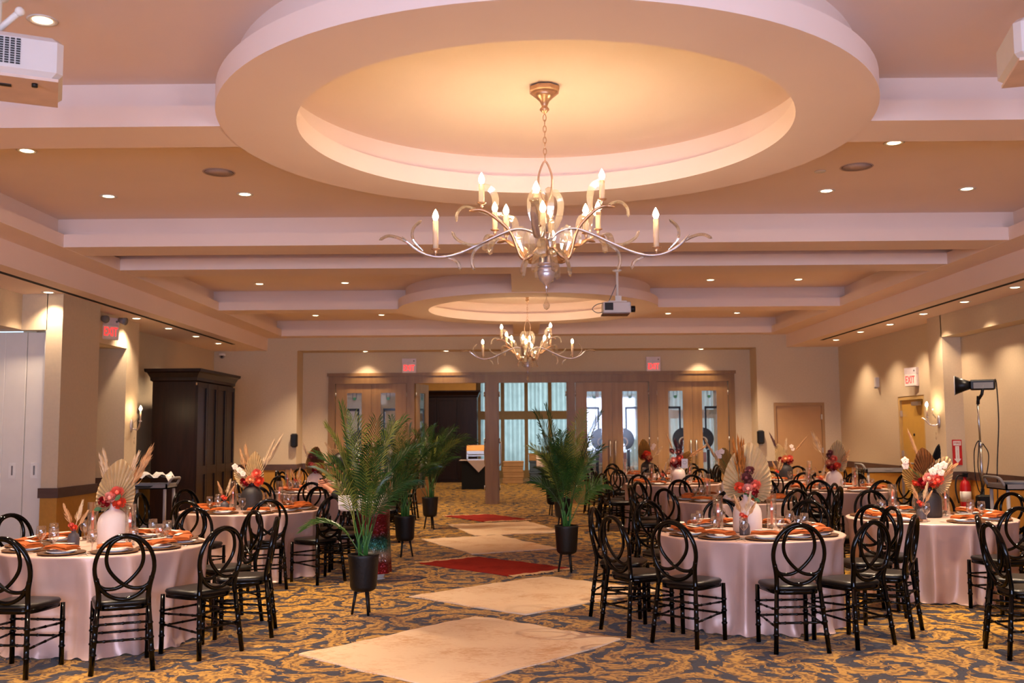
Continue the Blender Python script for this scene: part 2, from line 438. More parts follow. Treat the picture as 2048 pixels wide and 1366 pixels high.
# ------------------------------------------------------------------ doors in the back wall
M_ARTG = mat('art_glass_smoke', '#1f2530', 0.12, var=0.15)
M_ARTP = mat('art_glass_plum', '#6b5560', 0.2, var=0.1)
M_ARTC = mat('art_glass_pearl', '#8d8a86', 0.15, var=0.1)
M_ARTGR = mat('art_glass_green', '#3f7a5c', 0.15, var=0.1)
def pane_material():
    m = bpy.data.materials.new('door_glass'); m.use_nodes = True
    nt = m.node_tree; N = nt.nodes; L = nt.links.new
    out = N['Material Output']; N.remove(N['Principled BSDF'])
    tr = N.new('ShaderNodeBsdfTransparent'); tr.inputs[0].default_value = (0.86, 0.92, 0.95, 1)
    gl = N.new('ShaderNodeBsdfGlossy'); gl.inputs['Roughness'].default_value = 0.03
    df = N.new('ShaderNodeBsdfDiffuse'); df.inputs[0].default_value = (0.6, 0.65, 0.68, 1)
    m1 = N.new('ShaderNodeMixShader'); m1.inputs[0].default_value = 0.22; L(tr.outputs[0], m1.inputs[1]); L(df.outputs[0], m1.inputs[2])
    m2 = N.new('ShaderNodeMixShader'); m2.inputs[0].default_value = 0.16; L(m1.outputs[0], m2.inputs[1]); L(gl.outputs[0], m2.inputs[2])
    L(m2.outputs[0], out.inputs['Surface'])
    return m
M_PANE = pane_material()
# frame: header and six posts
fr = trim(MB().box(-4.245, 22.46, 2.71, 4.92, 22.6, 2.93).box(-4.27, 22.44, 2.88, 4.95, 22.6, 2.95), M_FRAME)
for a, b in ((-4.245, -4.09), (-2.47, -2.30), (-0.69, -0.42), (1.155, 1.325), (2.99, 3.16), (4.78, 4.92)):
    put('door_post', (MB().box(a, 22.45, 0, b, 22.62, 2.72), M_FRAME), fr)
_dn = [0]
def leaf(hx, side, angle=0.0, LW=0.803, fancy=True):
    """one door leaf hinged at hx; side +1 reaches to the right of its hinge, -1 to the left"""
    _dn[0] += 1
    o = bpy.data.objects.new('door_%d' % _dn[0], None); COL.objects.link(o); o['kind'] = 'structure'
    o.location = (hx, 22.53, 0); o.rotation_euler = (0, 0, angle)
    def X(a, b): return (min(a * side, b * side), max(a * side, b * side))
    g0, g1, z0, z1, t = 0.26, 0.59, 0.34, 2.50, 0.022
    mb = MB()
    for (a, b, c, d) in ((0.005, g0, 0.01, 2.709), (g1, LW, 0.01, 2.709), (g0, g1, 0.01, z0), (g0, g1, z1, 2.709)):
        x0, x1 = X(a, b); mb.box(x0, -t, c, x1, t, d)
    put('door_leaf', (mb, M_DOOR), o)
    x0, x1 = X(g0, g1); pn = put('glass_pane', (MB().box(x0, -0.004, z0, x1, 0.004, z1), M_PANE), o)
    if fancy:
        xc = (x0 + x1) / 2; W = x1 - x0; y = -0.012
        def bar(a, b, c, d, m, nm): put(nm, (MB().box(a, y, b, c, y + 0.007, d), m), pn)
        bar(xc - 0.045, 2.36, xc - 0.037, z1, M_ARTG, 'lead_came'); bar(xc + 0.037, 2.36, xc + 0.045, z1, M_ARTG, 'lead_came')
        bar(xc - 0.03, 2.34, xc + 0.03, 2.40, M_ARTGR, 'green_tile')
        bar(x0, 2.10, xc + 0.11 * side, 2.15, M_ARTG, 'smoke_bar') if side > 0 else bar(xc - 0.11, 2.10, x1, 2.15, M_ARTG, 'smoke_bar')
        bar(xc + 0.09 * side - 0.02, 1.65, xc + 0.09 * side + 0.02, 2.12, M_ARTG, 'smoke_bar')
        # dark half disc with a pearl ring, plum wedge and a dark stem
        ax = x0 if side < 0 else x1; n = 18
        def sector(cx, cz, r, a0, a1, m, nm, r0=0.0, yy=y):
            pts = [(cx + r * math.cos(a0 + (a1 - a0) * i / n), cz + r * math.sin(a0 + (a1 - a0) * i / n)) for i in range(n + 1)]
            pts += [(cx + r0 * math.cos(a1 - (a1 - a0) * i / n), cz + r0 * math.sin(a1 - (a1 - a0) * i / n)) for i in range(n + 1)] if r0 else [(cx, cz)]
            put(nm, (MB().prism(pts, 0, 0.006, Matrix.Translation((0, yy + 0.006, 0)) @ Matrix.Rotation(R(90), 4, 'X')), m), pn)
        if side > 0: sector(x1, 1.42, 0.25, R(92), R(255), M_ARTG, 'smoke_disc')
        else: sector(x0, 1.42, 0.25, R(-75), R(88), M_ARTG, 'smoke_disc')
        if side > 0: sector(x1, 1.36, 0.11, R(92), R(268), M_ARTC, 'pearl_ring', 0.08, y - 0.008)
        else: sector(x0, 1.36, 0.11, R(-88), R(88), M_ARTC, 'pearl_ring', 0.08, y - 0.008)
        sx = xc + 0.05 * side
        bar(sx - 0.03, z0, sx + 0.035, 1.18, M_ARTG, 'smoke_stem')
        bar(sx + 0.04 * side if side > 0 else x0, 0.9, x1 if side > 0 else sx - 0.04, 1.12, M_ARTP, 'plum_tile')
    hx_ = (LW - 0.06) * side
    h = MB().tube([(hx_, -0.03, 0.83), (hx_, -0.07, 0.86), (hx_, -0.07, 1.36), (hx_, -0.03, 1.39)], 0.021, 10)
    put('door_handle', (h, M_METAL), o)
    for z in (0.3, 1.35, 2.4):
        put('hinge', (MB().cyl((0, -0.03, z), (0, -0.03, z + 0.11), 0.014, n=8), M_METAL), o)
    return o
leaf(-4.085, 1); leaf(-2.475, -1)
leaf(-2.295, 1, R(74)); leaf(-0.695, -1, R(-92))
leaf(-0.415, 1, R(92)); leaf(1.15, -1, R(-94))
leaf(1.33, 1, 0.0, 0.826); leaf(2.985, -1, 0.0, 0.826)
leaf(3.165, 1); leaf(4.775, -1)

def plain_door(name, loc, rz, w, h, m, fm, knob_side=1):
    o = bpy.data.objects.new(name, None); COL.objects.link(o); o['kind'] = 'structure'; o.location = loc; o.rotation_euler = (0, 0, rz)
    put('door_leaf', (MB().box(-w / 2, 0.02, 0, w / 2, 0.06, h), m), o)
    put('door_frame', (MB().box(-w / 2 - 0.09, -0.02, 0, -w / 2, 0.07, h + 0.09).box(w / 2, -0.02, 0, w / 2 + 0.09, 0.07, h + 0.09).box(-w / 2, -0.02, h, w / 2, 0.07, h + 0.09), fm), o)
    put('door_knob', (MB().cyl((knob_side * (w / 2 - 0.07), 0.02, 1.0), (knob_side * (w / 2 - 0.07), -0.03, 1.0), 0.02, n=10).ball((knob_side * (w / 2 - 0.07), -0.045, 1.0), 0.03), M_METAL), o)
    for z in (0.25, 1.1, h - 0.3):
        put('hinge', (MB().box(-knob_side * (w / 2) - 0.012, -0.024, z, -knob_side * (w / 2) + 0.012, 0.03, z + 0.11), M_METAL), o)
    return o
plain_door('door_11', (6.19, 21.93, 0), 0, 1.0, 2.13, M_DOORP, mat('door_frame_tan', '#a98257', 0.5, var=0.03), -1)
M_YDOOR = mat('door_ochre_yellow', '#c79a45', 0.45, var=0.04)
d12 = plain_door('door_12', (7.13, 18.0, 0), R(-90), 1.06, 2.13, M_YDOOR, mat('door_frame_sand', '#c7a468', 0.5, var=0.03), 1)
put('peephole', (MB().cyl((0, 0.02, 1.5), (0, 0.005, 1.5), 0.025, n=10), M_BLACKM), d12)
put('door_closer', (MB().box(0.1, -0.06, 2.02, 0.4, 0.0, 2.09), M_METAL), d12)

# white folding doors of the partition store at the left
fd = bpy.data.objects.new('door_13', None); COL.objects.link(fd); fd['kind'] = 'structure'; fd.location = (0, 12.93, 0)
for i, x in enumerate((-6.93, -6.655, -6.37)):
    p = put('door_panel', (MB().bevbox(x, -0.02, 0.01, x + 0.275, 0.02, 2.94, 0.006), M_WHITE), fd)
    put('flush_pull', (MB().box(x + 0.1, -0.028, 1.05, x + 0.19, -0.018, 1.25), mat('pull_plate', '#f0ece6', 0.3)), p)
    put('pull_slot', (MB().box(x + 0.135, -0.032, 1.09, x + 0.155, -0.024, 1.21), M_GREYP), p)
put('door_jamb', (MB().box(-6.1, -0.12, 0, -6.06, 0.04, 2.96), M_WHITE), fd)
for z in (0.5, 1.6, 2.5):
    put('hinge', (MB().box(-6.105, -0.03, z, -6.095, -0.015, z + 0.12), M_METAL), fd)

# ------------------------------------------------------------------ the room beyond the doors
M_FARW = mat('far_wall_amber', '#cf9a52', 0.7, var=0.04)
struct('ceiling_beyond', MB().box(-9, 22.6, 4.0, 11, 37.4, 4.1), M_CEIL)
struct('wall_beyond_left', MB().box(-6.4, 22.6, 0, -6.2, 36, 4.0), M_FARW)
struct('wall_beyond_right', MB().box(9.0, 22.6, 0, 9.2, 36, 4.0), M_FARW)
struct('wall_beyond', MB().box(-6.4, 35.6, 0, -1.35, 35.8, 4.0), M_FARW)
struct('wall_beyond_bulkhead', MB().box(-6.4, 33.2, 2.95, -1.35, 33.4, 4.0), M_FARW)
wb = put('window_4', (MB().box(-1.4, 35.4, 0, 9.0, 35.56, 0.25).box(-1.4, 35.4, 2.04, 9.0, 35.56, 2.34).box(-1.4, 35.4, 3.7, 9.0, 35.56, 4.0), mat('window_frame_tan', '#9c8052', 0.5))); wb['kind'] = 'structure'
for i in range(13):
    x = -1.4 + i * 0.84
    put('mullion', (MB().box(x, 35.38, 0, x + 0.13, 35.54, 4.0), MATS['window_frame_tan']), wb)
def curtain_mat():
    m = bpy.data.materials.new('sheer_teal'); m.use_nodes = True
    nt = m.node_tree; N = nt.nodes; L = nt.links.new; out = N['Material Output']; N.remove(N['Principled BSDF'])
    tc = N.new('ShaderNodeTexCoord'); n = N.new('ShaderNodeTexNoise'); n.inputs['Scale'].default_value = 3.0; L(tc.outputs['Object'], n.inputs['Vector'])
    r = N.new('ShaderNodeValToRGB'); r.color_ramp.elements[0].color = lin('#7e908d'); r.color_ramp.elements[1].color = lin('#a8b8b6'); L(n.outputs['Fac'], r.inputs['Fac'])
    d = N.new('ShaderNodeBsdfDiffuse'); t = N.new('ShaderNodeBsdfTranslucent'); mx = N.new('ShaderNodeMixShader'); mx.inputs[0].default_value = 0.6
    L(r.outputs[0], d.inputs[0]); L(r.outputs[0], t.inputs[0]); L(d.outputs[0], mx.inputs[1]); L(t.outputs[0], mx.inputs[2]); L(mx.outputs[0], out.inputs['Surface'])
    return m
M_SHEER = curtain_mat()
random.seed(5)
for i in range(5):
    x0 = -1.4 + i * 2.1; rows = []
    for z in (0.02, 1.3, 2.6, 3.95):
        rows.append([(x0 + 2.1 * k / 90, 36.0 + 0.05 * math.sin(k * 0.9 + i) + 0.02 * math.sin(k * 2.3), z) for k in range(91)])
    tag(put('sheer_curtain', (MB().grid(rows), M_SHEER)), '%s teal sheer curtain from the left in the far room window' % ORD[i], 'curtain', 'sheer curtains of the far room')

def wardrobe(name, label, loc, rz, w, h, d, n, sub=True):
    """dark panelled wardrobe; front faces local -Y, width along X, origin at floor centre"""
    o = thing(name, label, 'wardrobe', loc, rz)
    put('carcass', (MB().box(-w / 2, -d / 2, 0.06, w / 2, d / 2, h - 0.2), M_DARK), o)
    put('plinth', (MB().box(-w / 2 - 0.02, -d / 2 - 0.02, 0, w / 2 + 0.02, d / 2 + 0.02, 0.09), M_DARK), o)
    cr = MB(); prof = ((0.0, h - 0.22), (0.03, h - 0.2), (0.035, h - 0.15), (0.075, h - 0.07), (0.11, h - 0.05), (0.115, h))
    rows = [[(-w / 2 - k, -d / 2 - k, z), (w / 2 + k, -d / 2 - k, z), (w / 2 + k, d / 2 + k, z), (-w / 2 - k, d / 2 + k, z)] for k, z in prof]
    cr.grid(rows, smooth=False, closed_u=True); cr.add(rows[-1], [(0, 1, 2, 3)])
    put('cornice', (cr, M_DARK), o)
    dw = w / n
    for i in range(n):
        x0 = -w / 2 + i * dw + 0.008; x1 = x0 + dw - 0.016; y = -d / 2
        dr = put('wardrobe_door', (MB().box(x0, y - 0.022, 0.1, x1, y, h - 0.24), M_DARK), o)
        fw = 0.075
        for (z0, z1) in ((0.1, h * 0.36), (h * 0.36, h - 0.24)):
            mb = MB(); mb.box(x0, y - 0.04, z0, x0 + fw, y - 0.02, z1); mb.box(x1 - fw, y - 0.04, z0, x1, y - 0.02, z1)
            mb.box(x0 + fw, y - 0.04, z0, x1 - fw, y - 0.02, z0 + fw); mb.box(x0 + fw, y - 0.04, z1 - fw, x1 - fw, y - 0.02, z1)
            put('panel_moulding', (mb, M_DARK), dr)
    return o
wr = wardrobe('wardrobe', 'tall espresso-brown panelled wardrobe by the left wall with crown cornice', (-5.86, 18.15, 0), R(90), 2.25, 2.72, 0.74, 4)
put('latch_tag', (MB().box(-1.13, -0.395, 2.44, -1.08, -0.375, 2.48), mat('brass_tag', '#c9a070', 0.4)), wr)
wardrobe('wardrobe', 'dark panelled wardrobe in the far room behind the open left doorway', (-2.25, 32.6, 0), 0, 1.95, 2.95, 0.7, 3)

# buffet table and chafing dish, boxes and covered table in the far room
M_BLKC = mat('black_cloth', '#0a0a0c', 0.8, var=0.1)
M_WCL = mat('white_cloth', '#c9b2a8', 0.7, var=0.05)
t = thing('buffet_table', 'narrow buffet table under black cloth with pale corner overlay, far room', 'table', (-1.20, 28.7, 0))
put('black_tablecloth', (MB().box(-0.36, -0.4, 0, 0.5, 0.4, 0.78).box(-0.42, -0.44, 0.76, 0.52, 0.44, 0.8), M_BLKC), t)
put('overlay_cloth', (MB().box(-0.43, -0.46, 0.8, 0.53, 0.45, 0.81).prism([(-0.2, 0), (0.45, 0), (0.12, -0.33)], 0, 0.006, Matrix.Translation((0, -0.46, 0.805)) @ Matrix.Rotation(R(90), 4, 'X')), M_WCL), t)
c = thing('chafing_dish', 'copper-lidded chafing dish on the black buffet table', 'chafing dish', (-1.13, 28.7, 0.811))
put('frame', (MB().box(-0.3, -0.22, 0, -0.27, 0.22, 0.2).box(0.27, -0.22, 0, 0.3, 0.22, 0.2).box(-0.3, -0.22, 0.0, 0.3, -0.2, 0.03).box(-0.3, -0.24, 0.11, 0.3, -0.2, 0.14), M_METAL), c)
put('pan', (MB().bevbox(-0.31, -0.23, 0.15, 0.31, 0.23, 0.27, 0.02), M_METAL), c)
rows = [[(-0.3, -0.22 + 0.44 * k / 8, 0.27 + 0.16 * math.sin(PI * k / 8)) for k in range(9)], [(0.3, -0.22 + 0.44 * k / 8, 0.27 + 0.16 * math.sin(PI * k / 8)) for k in range(9)]]
put('lid', (MB().grid(rows).add(rows[0], [tuple(range(9))]).add(rows[1], [tuple(range(8, -1, -1))]), mat('copper_lid', '#c98b52', 0.25, 0.9)), c)
M_BOX = mat('cardboard', '#b58d62', 0.8, var=0.08); M_BLUE = mat('faded_blue_plastic', '#4b5d70', 0.6, var=0.1)
for i in range(4):
    tag(put('wooden_crate', (MB().bevbox(-0.32, -0.25, 0, 0.32, 0.25, 0.165, 0.01).box(-0.33, -0.26, 0.13, 0.33, 0.26, 0.15), M_BOX), None, (-0.13 + 0.02 * (i % 2), 31.5, 0.175 * i)), '%s slatted tan crate from the floor in the far room stack' % ORD[i], 'crate', 'stacked crates in the far room')
for i in range(2):
    tag(put('storage_bin', (MB().bevbox(-0.42, -0.28, 0, 0.42, 0.28, 0.33, 0.02).bevbox(-0.44, -0.3, 0.3, 0.44, 0.3, 0.345, 0.01), M_BLUE), None, (0.82, 31.6, 0.346 * i)), '%s blue storage bin on the far room floor' % ('lower', 'upper')[i], 'bin', 'storage bins in the far room')
tag(put('cardboard_box', (MB().bevbox(-0.35, -0.25, 0, 0.35, 0.25, 0.22, 0.008).box(-0.36, -0.26, 0.19, 0.36, 0.26, 0.225), M_BOX), None, (0.73, 31.55, 0.70)), 'wide tan cardboard box on top of the blue bins', 'box')
t = thing('covered_table', 'low table with black cloth and bunched white linen in the far room', 'table', (1.5, 28.4, 0))
put('black_tablecloth', (MB().box(-0.8, -0.35, 0, 0.9, 0.4, 0.68), M_BLKC), t)
random.seed(8)
ln = MB(); rows = []
for i in range(9):
    rows.append([(-0.95 + 1.5 * i / 8, -0.42 + 0.7 * k / 10 , 0.72 + 0.10 * random.random() + (0.12 * math.sin(PI * k / 10)) - (0.14 if k in (0, 10) else 0)) for k in range(11)])
put('bunched_linen', (ln.grid(rows), M_WCL), t)
tag(put('cardboard_box', (MB().bevbox(-0.3, -0.2, 0, 0.3, 0.2, 0.42, 0.008).box(-0.06, -0.205, 0, 0.04, 0.205, 0.425), mat('brown_carton', '#6d4a3a', 0.8)), None, (1.65, 29.0, 0.68)), 'brown carton behind the bunched linen in the far room', 'box')

# ------------------------------------------------------------------ ceiling fittings
M_TRIMW = mat('downlight_trim', '#d8cfc6', 0.4)
M_LAMP = emit('downlight_lamp', (1.0, 0.80, 0.48, 1), 7.0, False)
dl_ring = MB().lathe([(0.056, 0.0), (0.08, -0.005), (0.088, 0.0), (0.08, 0.006), (0.056, 0.005)], 20, closed=True).mesh('trim_ring', M_TRIMW)
dl_can = MB().lathe([(0.075, 0.003), (0.07, 0.001), (0.066, 0.001)], 20).mesh('can', M_TRIMW)
dl_lamp = MB().lathe([(0.001, -0.006), (0.036, -0.005), (0.054, -0.001), (0.056, 0.003)], 20).mesh('lamp', M_LAMP)
def unproj(px, py, z=None, Y=None):
    d = _f + _r2 * ((px - 1024) / 1991.1) + _u2 * ((683 - py) / 1991.1)
    t = (z - 1.6) / d.z if z is not None else Y / d.y
    return Vector((0, 0, 1.6)) + d * t
def downlight(x, y, z, label, power=None, size=R(95), tilt=(0, 0), grp='recessed downlights'):
    o = thing('recessed_downlight', label, 'downlight', (x, y, z), 0, grp)
    put('trim_ring', dl_ring, o); put('lamp', dl_lamp, o)
    l = bpy.data.lights.new('downlight_beam', 'SPOT'); l.energy = DOWNLIGHT_W * 10 if power is None else power
    l.color = WARM; l.spot_size = size; l.spot_blend = 0.7; l.shadow_soft_size = 0.05
    s = bpy.data.objects.new('downlight_beam', l); COL.objects.link(s); s.parent = o; s.location = (0, 0, -0.03); s.rotation_euler = (tilt[0], tilt[1], 0)
CO = 'coffer downlights'
for px, py, lb in ((85, 41, 'single downlight in the nearest coffer at top left'),
                   (217, 393, 'left downlight of the coffer behind the large ring, left half'), (490, 389, 'downlight right of it in the same coffer, below the round speaker'),
                   (1653, 382, 'tilted downlight behind the large ring, right half'), (1934, 378, 'rightmost downlight of the coffer behind the large ring'),
                   (519, 568, 'left downlight of the coffer before the small ring'), (690, 566, 'downlight of that coffer just left of the small ring'),
                   (1421, 560, 'downlight right of the small ring and projector'), (1597, 559, 'rightmost downlight of the coffer before the small ring'),
                   (631, 631, 'left downlight of the last coffer, left half'), (763, 630, 'inner left downlight of the last coffer before the back wall'),
                   (1336, 627, 'inner right downlight of the last coffer before the back wall'), (1474, 626, 'rightmost downlight of the last coffer')):
    p = unproj(px, py, z=ZC - 0.004); downlight(p.x, p.y, p.z, lb, grp=CO)
for px, py in ((54, 299), (1788, 283)):   # only a sliver shows past the cross beam
    p = unproj(px, py + 3, z=ZC - 0.004); downlight(p.x, p.y, p.z, 'downlight mostly hidden by the cross beam at %s' % ('far left' if px < 500 else 'right'), grp=CO)
for i, (px, py) in enumerate(((97, 585), (273, 637), (337, 657), (392, 673), (437, 687))):
    p = unproj(px, py, z=ZS - 0.004); downlight(p.x, p.y, p.z, '%s downlight from the left in the left side soffit' % ORD[i], 70 if i == 0 else 105, R(110), grp='left soffit downlights')
for i, (px, py) in enumerate(((1672, 680), (1721, 664), (1780, 649), (1847, 628), (1929, 604), (2030, 575))):
    p = unproj(px, py, z=ZS - 0.004); downlight(p.x, p.y, p.z, '%s downlight from the back wall in the right side soffit' % ORD[i], 105, R(110), grp='right soffit downlights')
for px, py, lb in ((731, 707, 'left'), (893, 705, 'middle'), (1403, 703, 'right')):
    downlight((px - 1033) * 0.01118, 22.2, 3.416, '%s downlight above the row of doors' % lb, 60, R(100), grp='downlights above the doors')
# unseen downlights added over the near hall to brighten floor and ring
for i, (x, y) in enumerate(((-4.0, 3.9), (-2.0, 3.9), (2.4, 3.9), (4.4, 3.9), (-2.6, 1.0), (3.0, 1.0))):
    downlight(x, y, ZC - 0.004, '%s unseen added downlight of the near coffers above the camera' % ORD[i], grp='added downlights above the camera')
spk = MB().lathe([(0.13, 0.004), (0.145, -0.006), (0.15, 0.0)], 28).lathe([(0.001, -0.004), (0.13, -0.003)], 28)
M_SPK = mat('speaker_grille', '#c2aaa4', 0.6, var=0.15, scale=300)
for px, py, lb in ((438, 345, 'round ceiling speaker grille on the left, behind the large ring'), (1713, 334, 'round ceiling speaker grille on the right, behind the large ring')):
    p = unproj(px, py, z=ZC - 0.004); tag(put('ceiling_speaker', (spk, M_SPK), None, p), lb, 'speaker', 'ceiling speakers')
p = unproj(1640, 343, z=ZC - 0.004); tag(put('sprinkler_cover', (MB().lathe([(0.001, -0.006), (0.05, -0.006), (0.055, 0)], 18), M_TRIMW), None, p), 'small round sprinkler cover beside the right ceiling speaker', 'sprinkler')
# hanging projectors
M_PROJ = mat('projector_shell', '#d9d0cc', 0.45, var=0.02); M_VENT = mat('vent_dark', '#2a2626', 0.6)
o = thing('projector', 'small white projector hanging on a pole right of the chandelier', 'projector', (1.30, 12.9, 3.12))
put('body', (MB().bevbox(-0.17, -0.13, 0, 0.19, 0.13, 0.15, 0.012), M_PROJ), o)
put('side_vent', (MB().box(-0.15, -0.134, 0.04, -0.04, -0.128, 0.135), M_VENT), o)
put('base_plate', (MB().box(-0.18, -0.14, -0.012, 0.17, 0.14, 0.002), mat('projector_base', '#7c5a4c', 0.6)), o)
put('lens', (MB().cyl((0.19, -0.05, 0.06), (0.25, -0.05, 0.06), 0.042, n=16), M_BLACKM), o)
put('mount_plate', (MB().box(-0.1, -0.1, 0.15, 0.14, 0.1, 0.165).box(0.0, -0.02, 0.16, 0.08, 0.02, 0.24), M_WHITE), o)
put('pole', (MB().cyl((0.03, 0, 0.2), (0.03, 0, 0.585), 0.018, n=10), M_WHITE), o)
put('ceiling_flange', (MB().lathe([(0.02, 0.55), (0.06, 0.57), (0.06, 0.58)], 14, Matrix.Translation((0.03, 0, 0))), M_WHITE), o)
put('cable_loop', (MB().tube(spline([(0.02, 0, 0.4), (-0.07, -0.02, 0.2), (-0.1, -0.02, 0.16), (-0.24, 0, 0.13), (-0.3, 0, 0.07), (-0.24, 0, 0.02), (-0.16, 0, 0.03)], 5), 0.006, 6), M_GREYP), o)
def big_projector(label, loc, rz):
    o = thing('projector', label, 'projector', loc, rz)
    put('body', (MB().bevbox(-0.33, -0.24, 0, 0.33, 0.24, 0.22, 0.03), M_PROJ), o)
    v = MB()
    for i in range(11):
        for k in range(13): v.box(-0.2 + k * 0.026, -0.246, 0.05 + i * 0.0125, -0.2 + k * 0.026 + 0.019, -0.239, 0.05 + i * 0.0125 + 0.007)
    g = put('vent_grille', (v, M_VENT), o); g['kind'] = 'stuff'
    put('base_plate', (MB().box(-0.31, -0.22, -0.012, 0.31, 0.22, 0.004), mat('projector_underside', '#dcc0b0', 0.6)), o)
    put('base_slot', (MB().box(0.0, -0.1, -0.016, 0.09, -0.06, -0.01), M_VENT), o)
    for x in (-0.2, 0.2): put('foot', (MB().cyl((x, -0.15, -0.03), (x, -0.15, -0.01), 0.015, n=8), M_BLACKP), o)
    put('ceiling_mount', (MB().cyl((0, 0, 0.2), (0, 0, ZC - loc[2]), 0.03, n=12).lathe([(0.03, 0.45), (0.06, 0.47), (0.06, 0.5)], 12).box(-0.12, -0.12, 0.22, 0.12, 0.12, 0.25), M_WHITE), o)
    put('tilt_arm', (MB().cyl((0.0, -0.1, 0.24), (0.12, -0.2, 0.34), 0.016, n=8).ball((0.12, -0.2, 0.34), 0.025), M_WHITE), o)
    return o
big_projector('large white projector cut off at the upper left edge', (-2.72, 5.04, 3.42), R(25))
big_projector('large white projector cut off at the upper right edge', (2.96, 5.12, 3.50), R(-15))

# exit signs
M_SIGN = mat('sign_housing', '#d9cbd0', 0.5); M_EXIT = emit('exit_red', (1.0, 0.03, 0.03, 1), 1.5, False)
M_EXITF = mat('exit_face', '#ecdcd8', 0.5)
exit_text = text_mesh('EXIT', 0.2, M_EXIT, 0.002, 0.001)
def exit_sign(label, loc, rz, lamps=False):
    o = thing('exit_sign', label, 'exit sign', loc, rz, 'exit signs')
    put('housing', (MB().bevbox(-0.16, -0.03, -0.11, 0.16, 0.03, 0.11, 0.008), M_SIGN), o)
    put('face', (MB().box(-0.15, -0.034, -0.1, 0.15, -0.029, 0.1), M_EXITF), o)
    put('lettering', exit_text, o, (0, -0.036, 0), (R(90), 0, 0), (0.62, 0.95, 1))
    put('mount', (MB().box(-0.16, -0.03, 0.11, 0.16, 0.04, 0.22), M_SIGN), o)
    put('test_button', (MB().cyl((0.11, -0.02, 0.165), (0.11, -0.036, 0.165), 0.018, n=10), M_GREYP), o)
    if lamps:
        for x in (-0.16, 0.16):
            put('emergency_lamp', (MB().cyl((x, -0.02, 0.2), (x * 1.1, -0.14, 0.17), 0.035, 0.06, n=12), M_GREYP), o)
    return o
exit_sign('EXIT sign above the doors, left of the far chandelier', (-2.42, 22.47, 3.05), 0)
exit_sign('EXIT sign above the doors on the right', (3.1, 22.47, 3.05), 0)
exit_sign('EXIT sign with emergency lamps over the left passage', (-6.13, 14.9, 3.14), R(62), True)
exit_sign('EXIT sign above the yellow door on the right wall', (7.03, 17.72, 2.47), R(-74))

# small fittings on the walls
for x, y, lb in ((-4.86, 21.86, 'black wall dispenser beside the doors on the left'), (5.32, 21.86, 'black wall dispenser beside the doors on the right')):
    o = thing('wall_dispenser', lb, 'dispenser', (x, y, 1.3), 0, 'wall dispensers')
    put('body', (MB().bevbox(-0.075, -0.09, 0, 0.075, 0.03, 0.3, 0.03), M_BLACKP), o)
    put('spout', (MB().box(-0.03, -0.07, -0.02, 0.03, -0.02, 0.005), M_GREYP), o)
o = thing('security_camera', 'white dome security camera high on the left of the back wall', 'camera', (-6.48, 21.86, 3.33))
put('base', (MB().lathe([(0.07, 0.04), (0.075, 0.0), (0.07, -0.01)], 16), M_WHITE), o); put('dome', (MB().ball((0, -0.01, -0.02), 0.055), M_GREYP), o); put('lens', (MB().ball((0.01, -0.055, -0.035), 0.024), M_BLACKP), o)
o = thing('motion_sensor', 'small white sensor box on the right wall before the corner', 'sensor', (7.08, 19.55, 2.42))
put('body', (MB().bevbox(-0.05, -0.05, 0, 0.03, 0.05, 0.2, 0.012), M_WHITE), o); put('lens', (MB().box(-0.056, -0.03, -0.02, -0.01, 0.03, 0.01), M_GREYP), o)
M_RED = mat('fire_red', '#c01f24', 0.35)
o = thing('fire_sign', 'red and white FIRE EXTINGUISHER arrow sign on the right pier', 'sign', (6.96, 15.86, 1.23))
put('plate', (MB().box(-0.075, -0.006, -0.2, 0.075, 0, 0.2), M_RED), o)
put('arrow', (MB().prism([(-0.03, 0.1), (0.03, 0.1), (0.03, -0.1), (0.055, -0.1), (0, -0.17), (-0.055, -0.1), (-0.03, -0.1)], 0, 0.002, Matrix.Translation((0, -0.006, 0)) @ Matrix.Rotation(R(90), 4, 'X')), M_WHITE), o)
put('title_panel', (MB().box(-0.06, -0.009, 0.11, 0.06, -0.005, 0.18), M_WHITE), o)
put('lettering', text_mesh('FIRE', 0.055, M_RED, 0.001), o, (0, -0.011, 0.145), (R(90), 0, 0))
put('lettering', text_mesh('\n'.join('EXTINGUISHER'), 0.02, M_RED, 0.001), o, (0, -0.0095, 0.0), (R(90), 0, 0), (1, 0.8, 1))
o = thing('fire_extinguisher', 'red fire extinguisher on the pier below the FIRE sign', 'extinguisher', (7.0, 15.72, 0.35))
put('cylinder', (MB().lathe([(0.001, 0), (0.075, 0.0), (0.08, 0.03), (0.08, 0.36), (0.06, 0.43), (0.025, 0.46), (0.025, 0.5)], 18), M_RED), o)
put('label_band', (MB().lathe([(0.0815, 0.12), (0.0815, 0.28)], 18), M_WHITE), o)
put('valve', (MB().box(-0.02, -0.06, 0.5, 0.02, 0.05, 0.55).box(-0.015, -0.09, 0.55, 0.015, 0.03, 0.565), M_BLACKM), o)
put('hose', (MB().tube(spline([(-0.02, 0, 0.53), (-0.13, -0.01, 0.5), (-0.16, -0.02, 0.3), (-0.12, -0.02, 0.1)], 5), 0.013, 8), M_BLACKP), o)

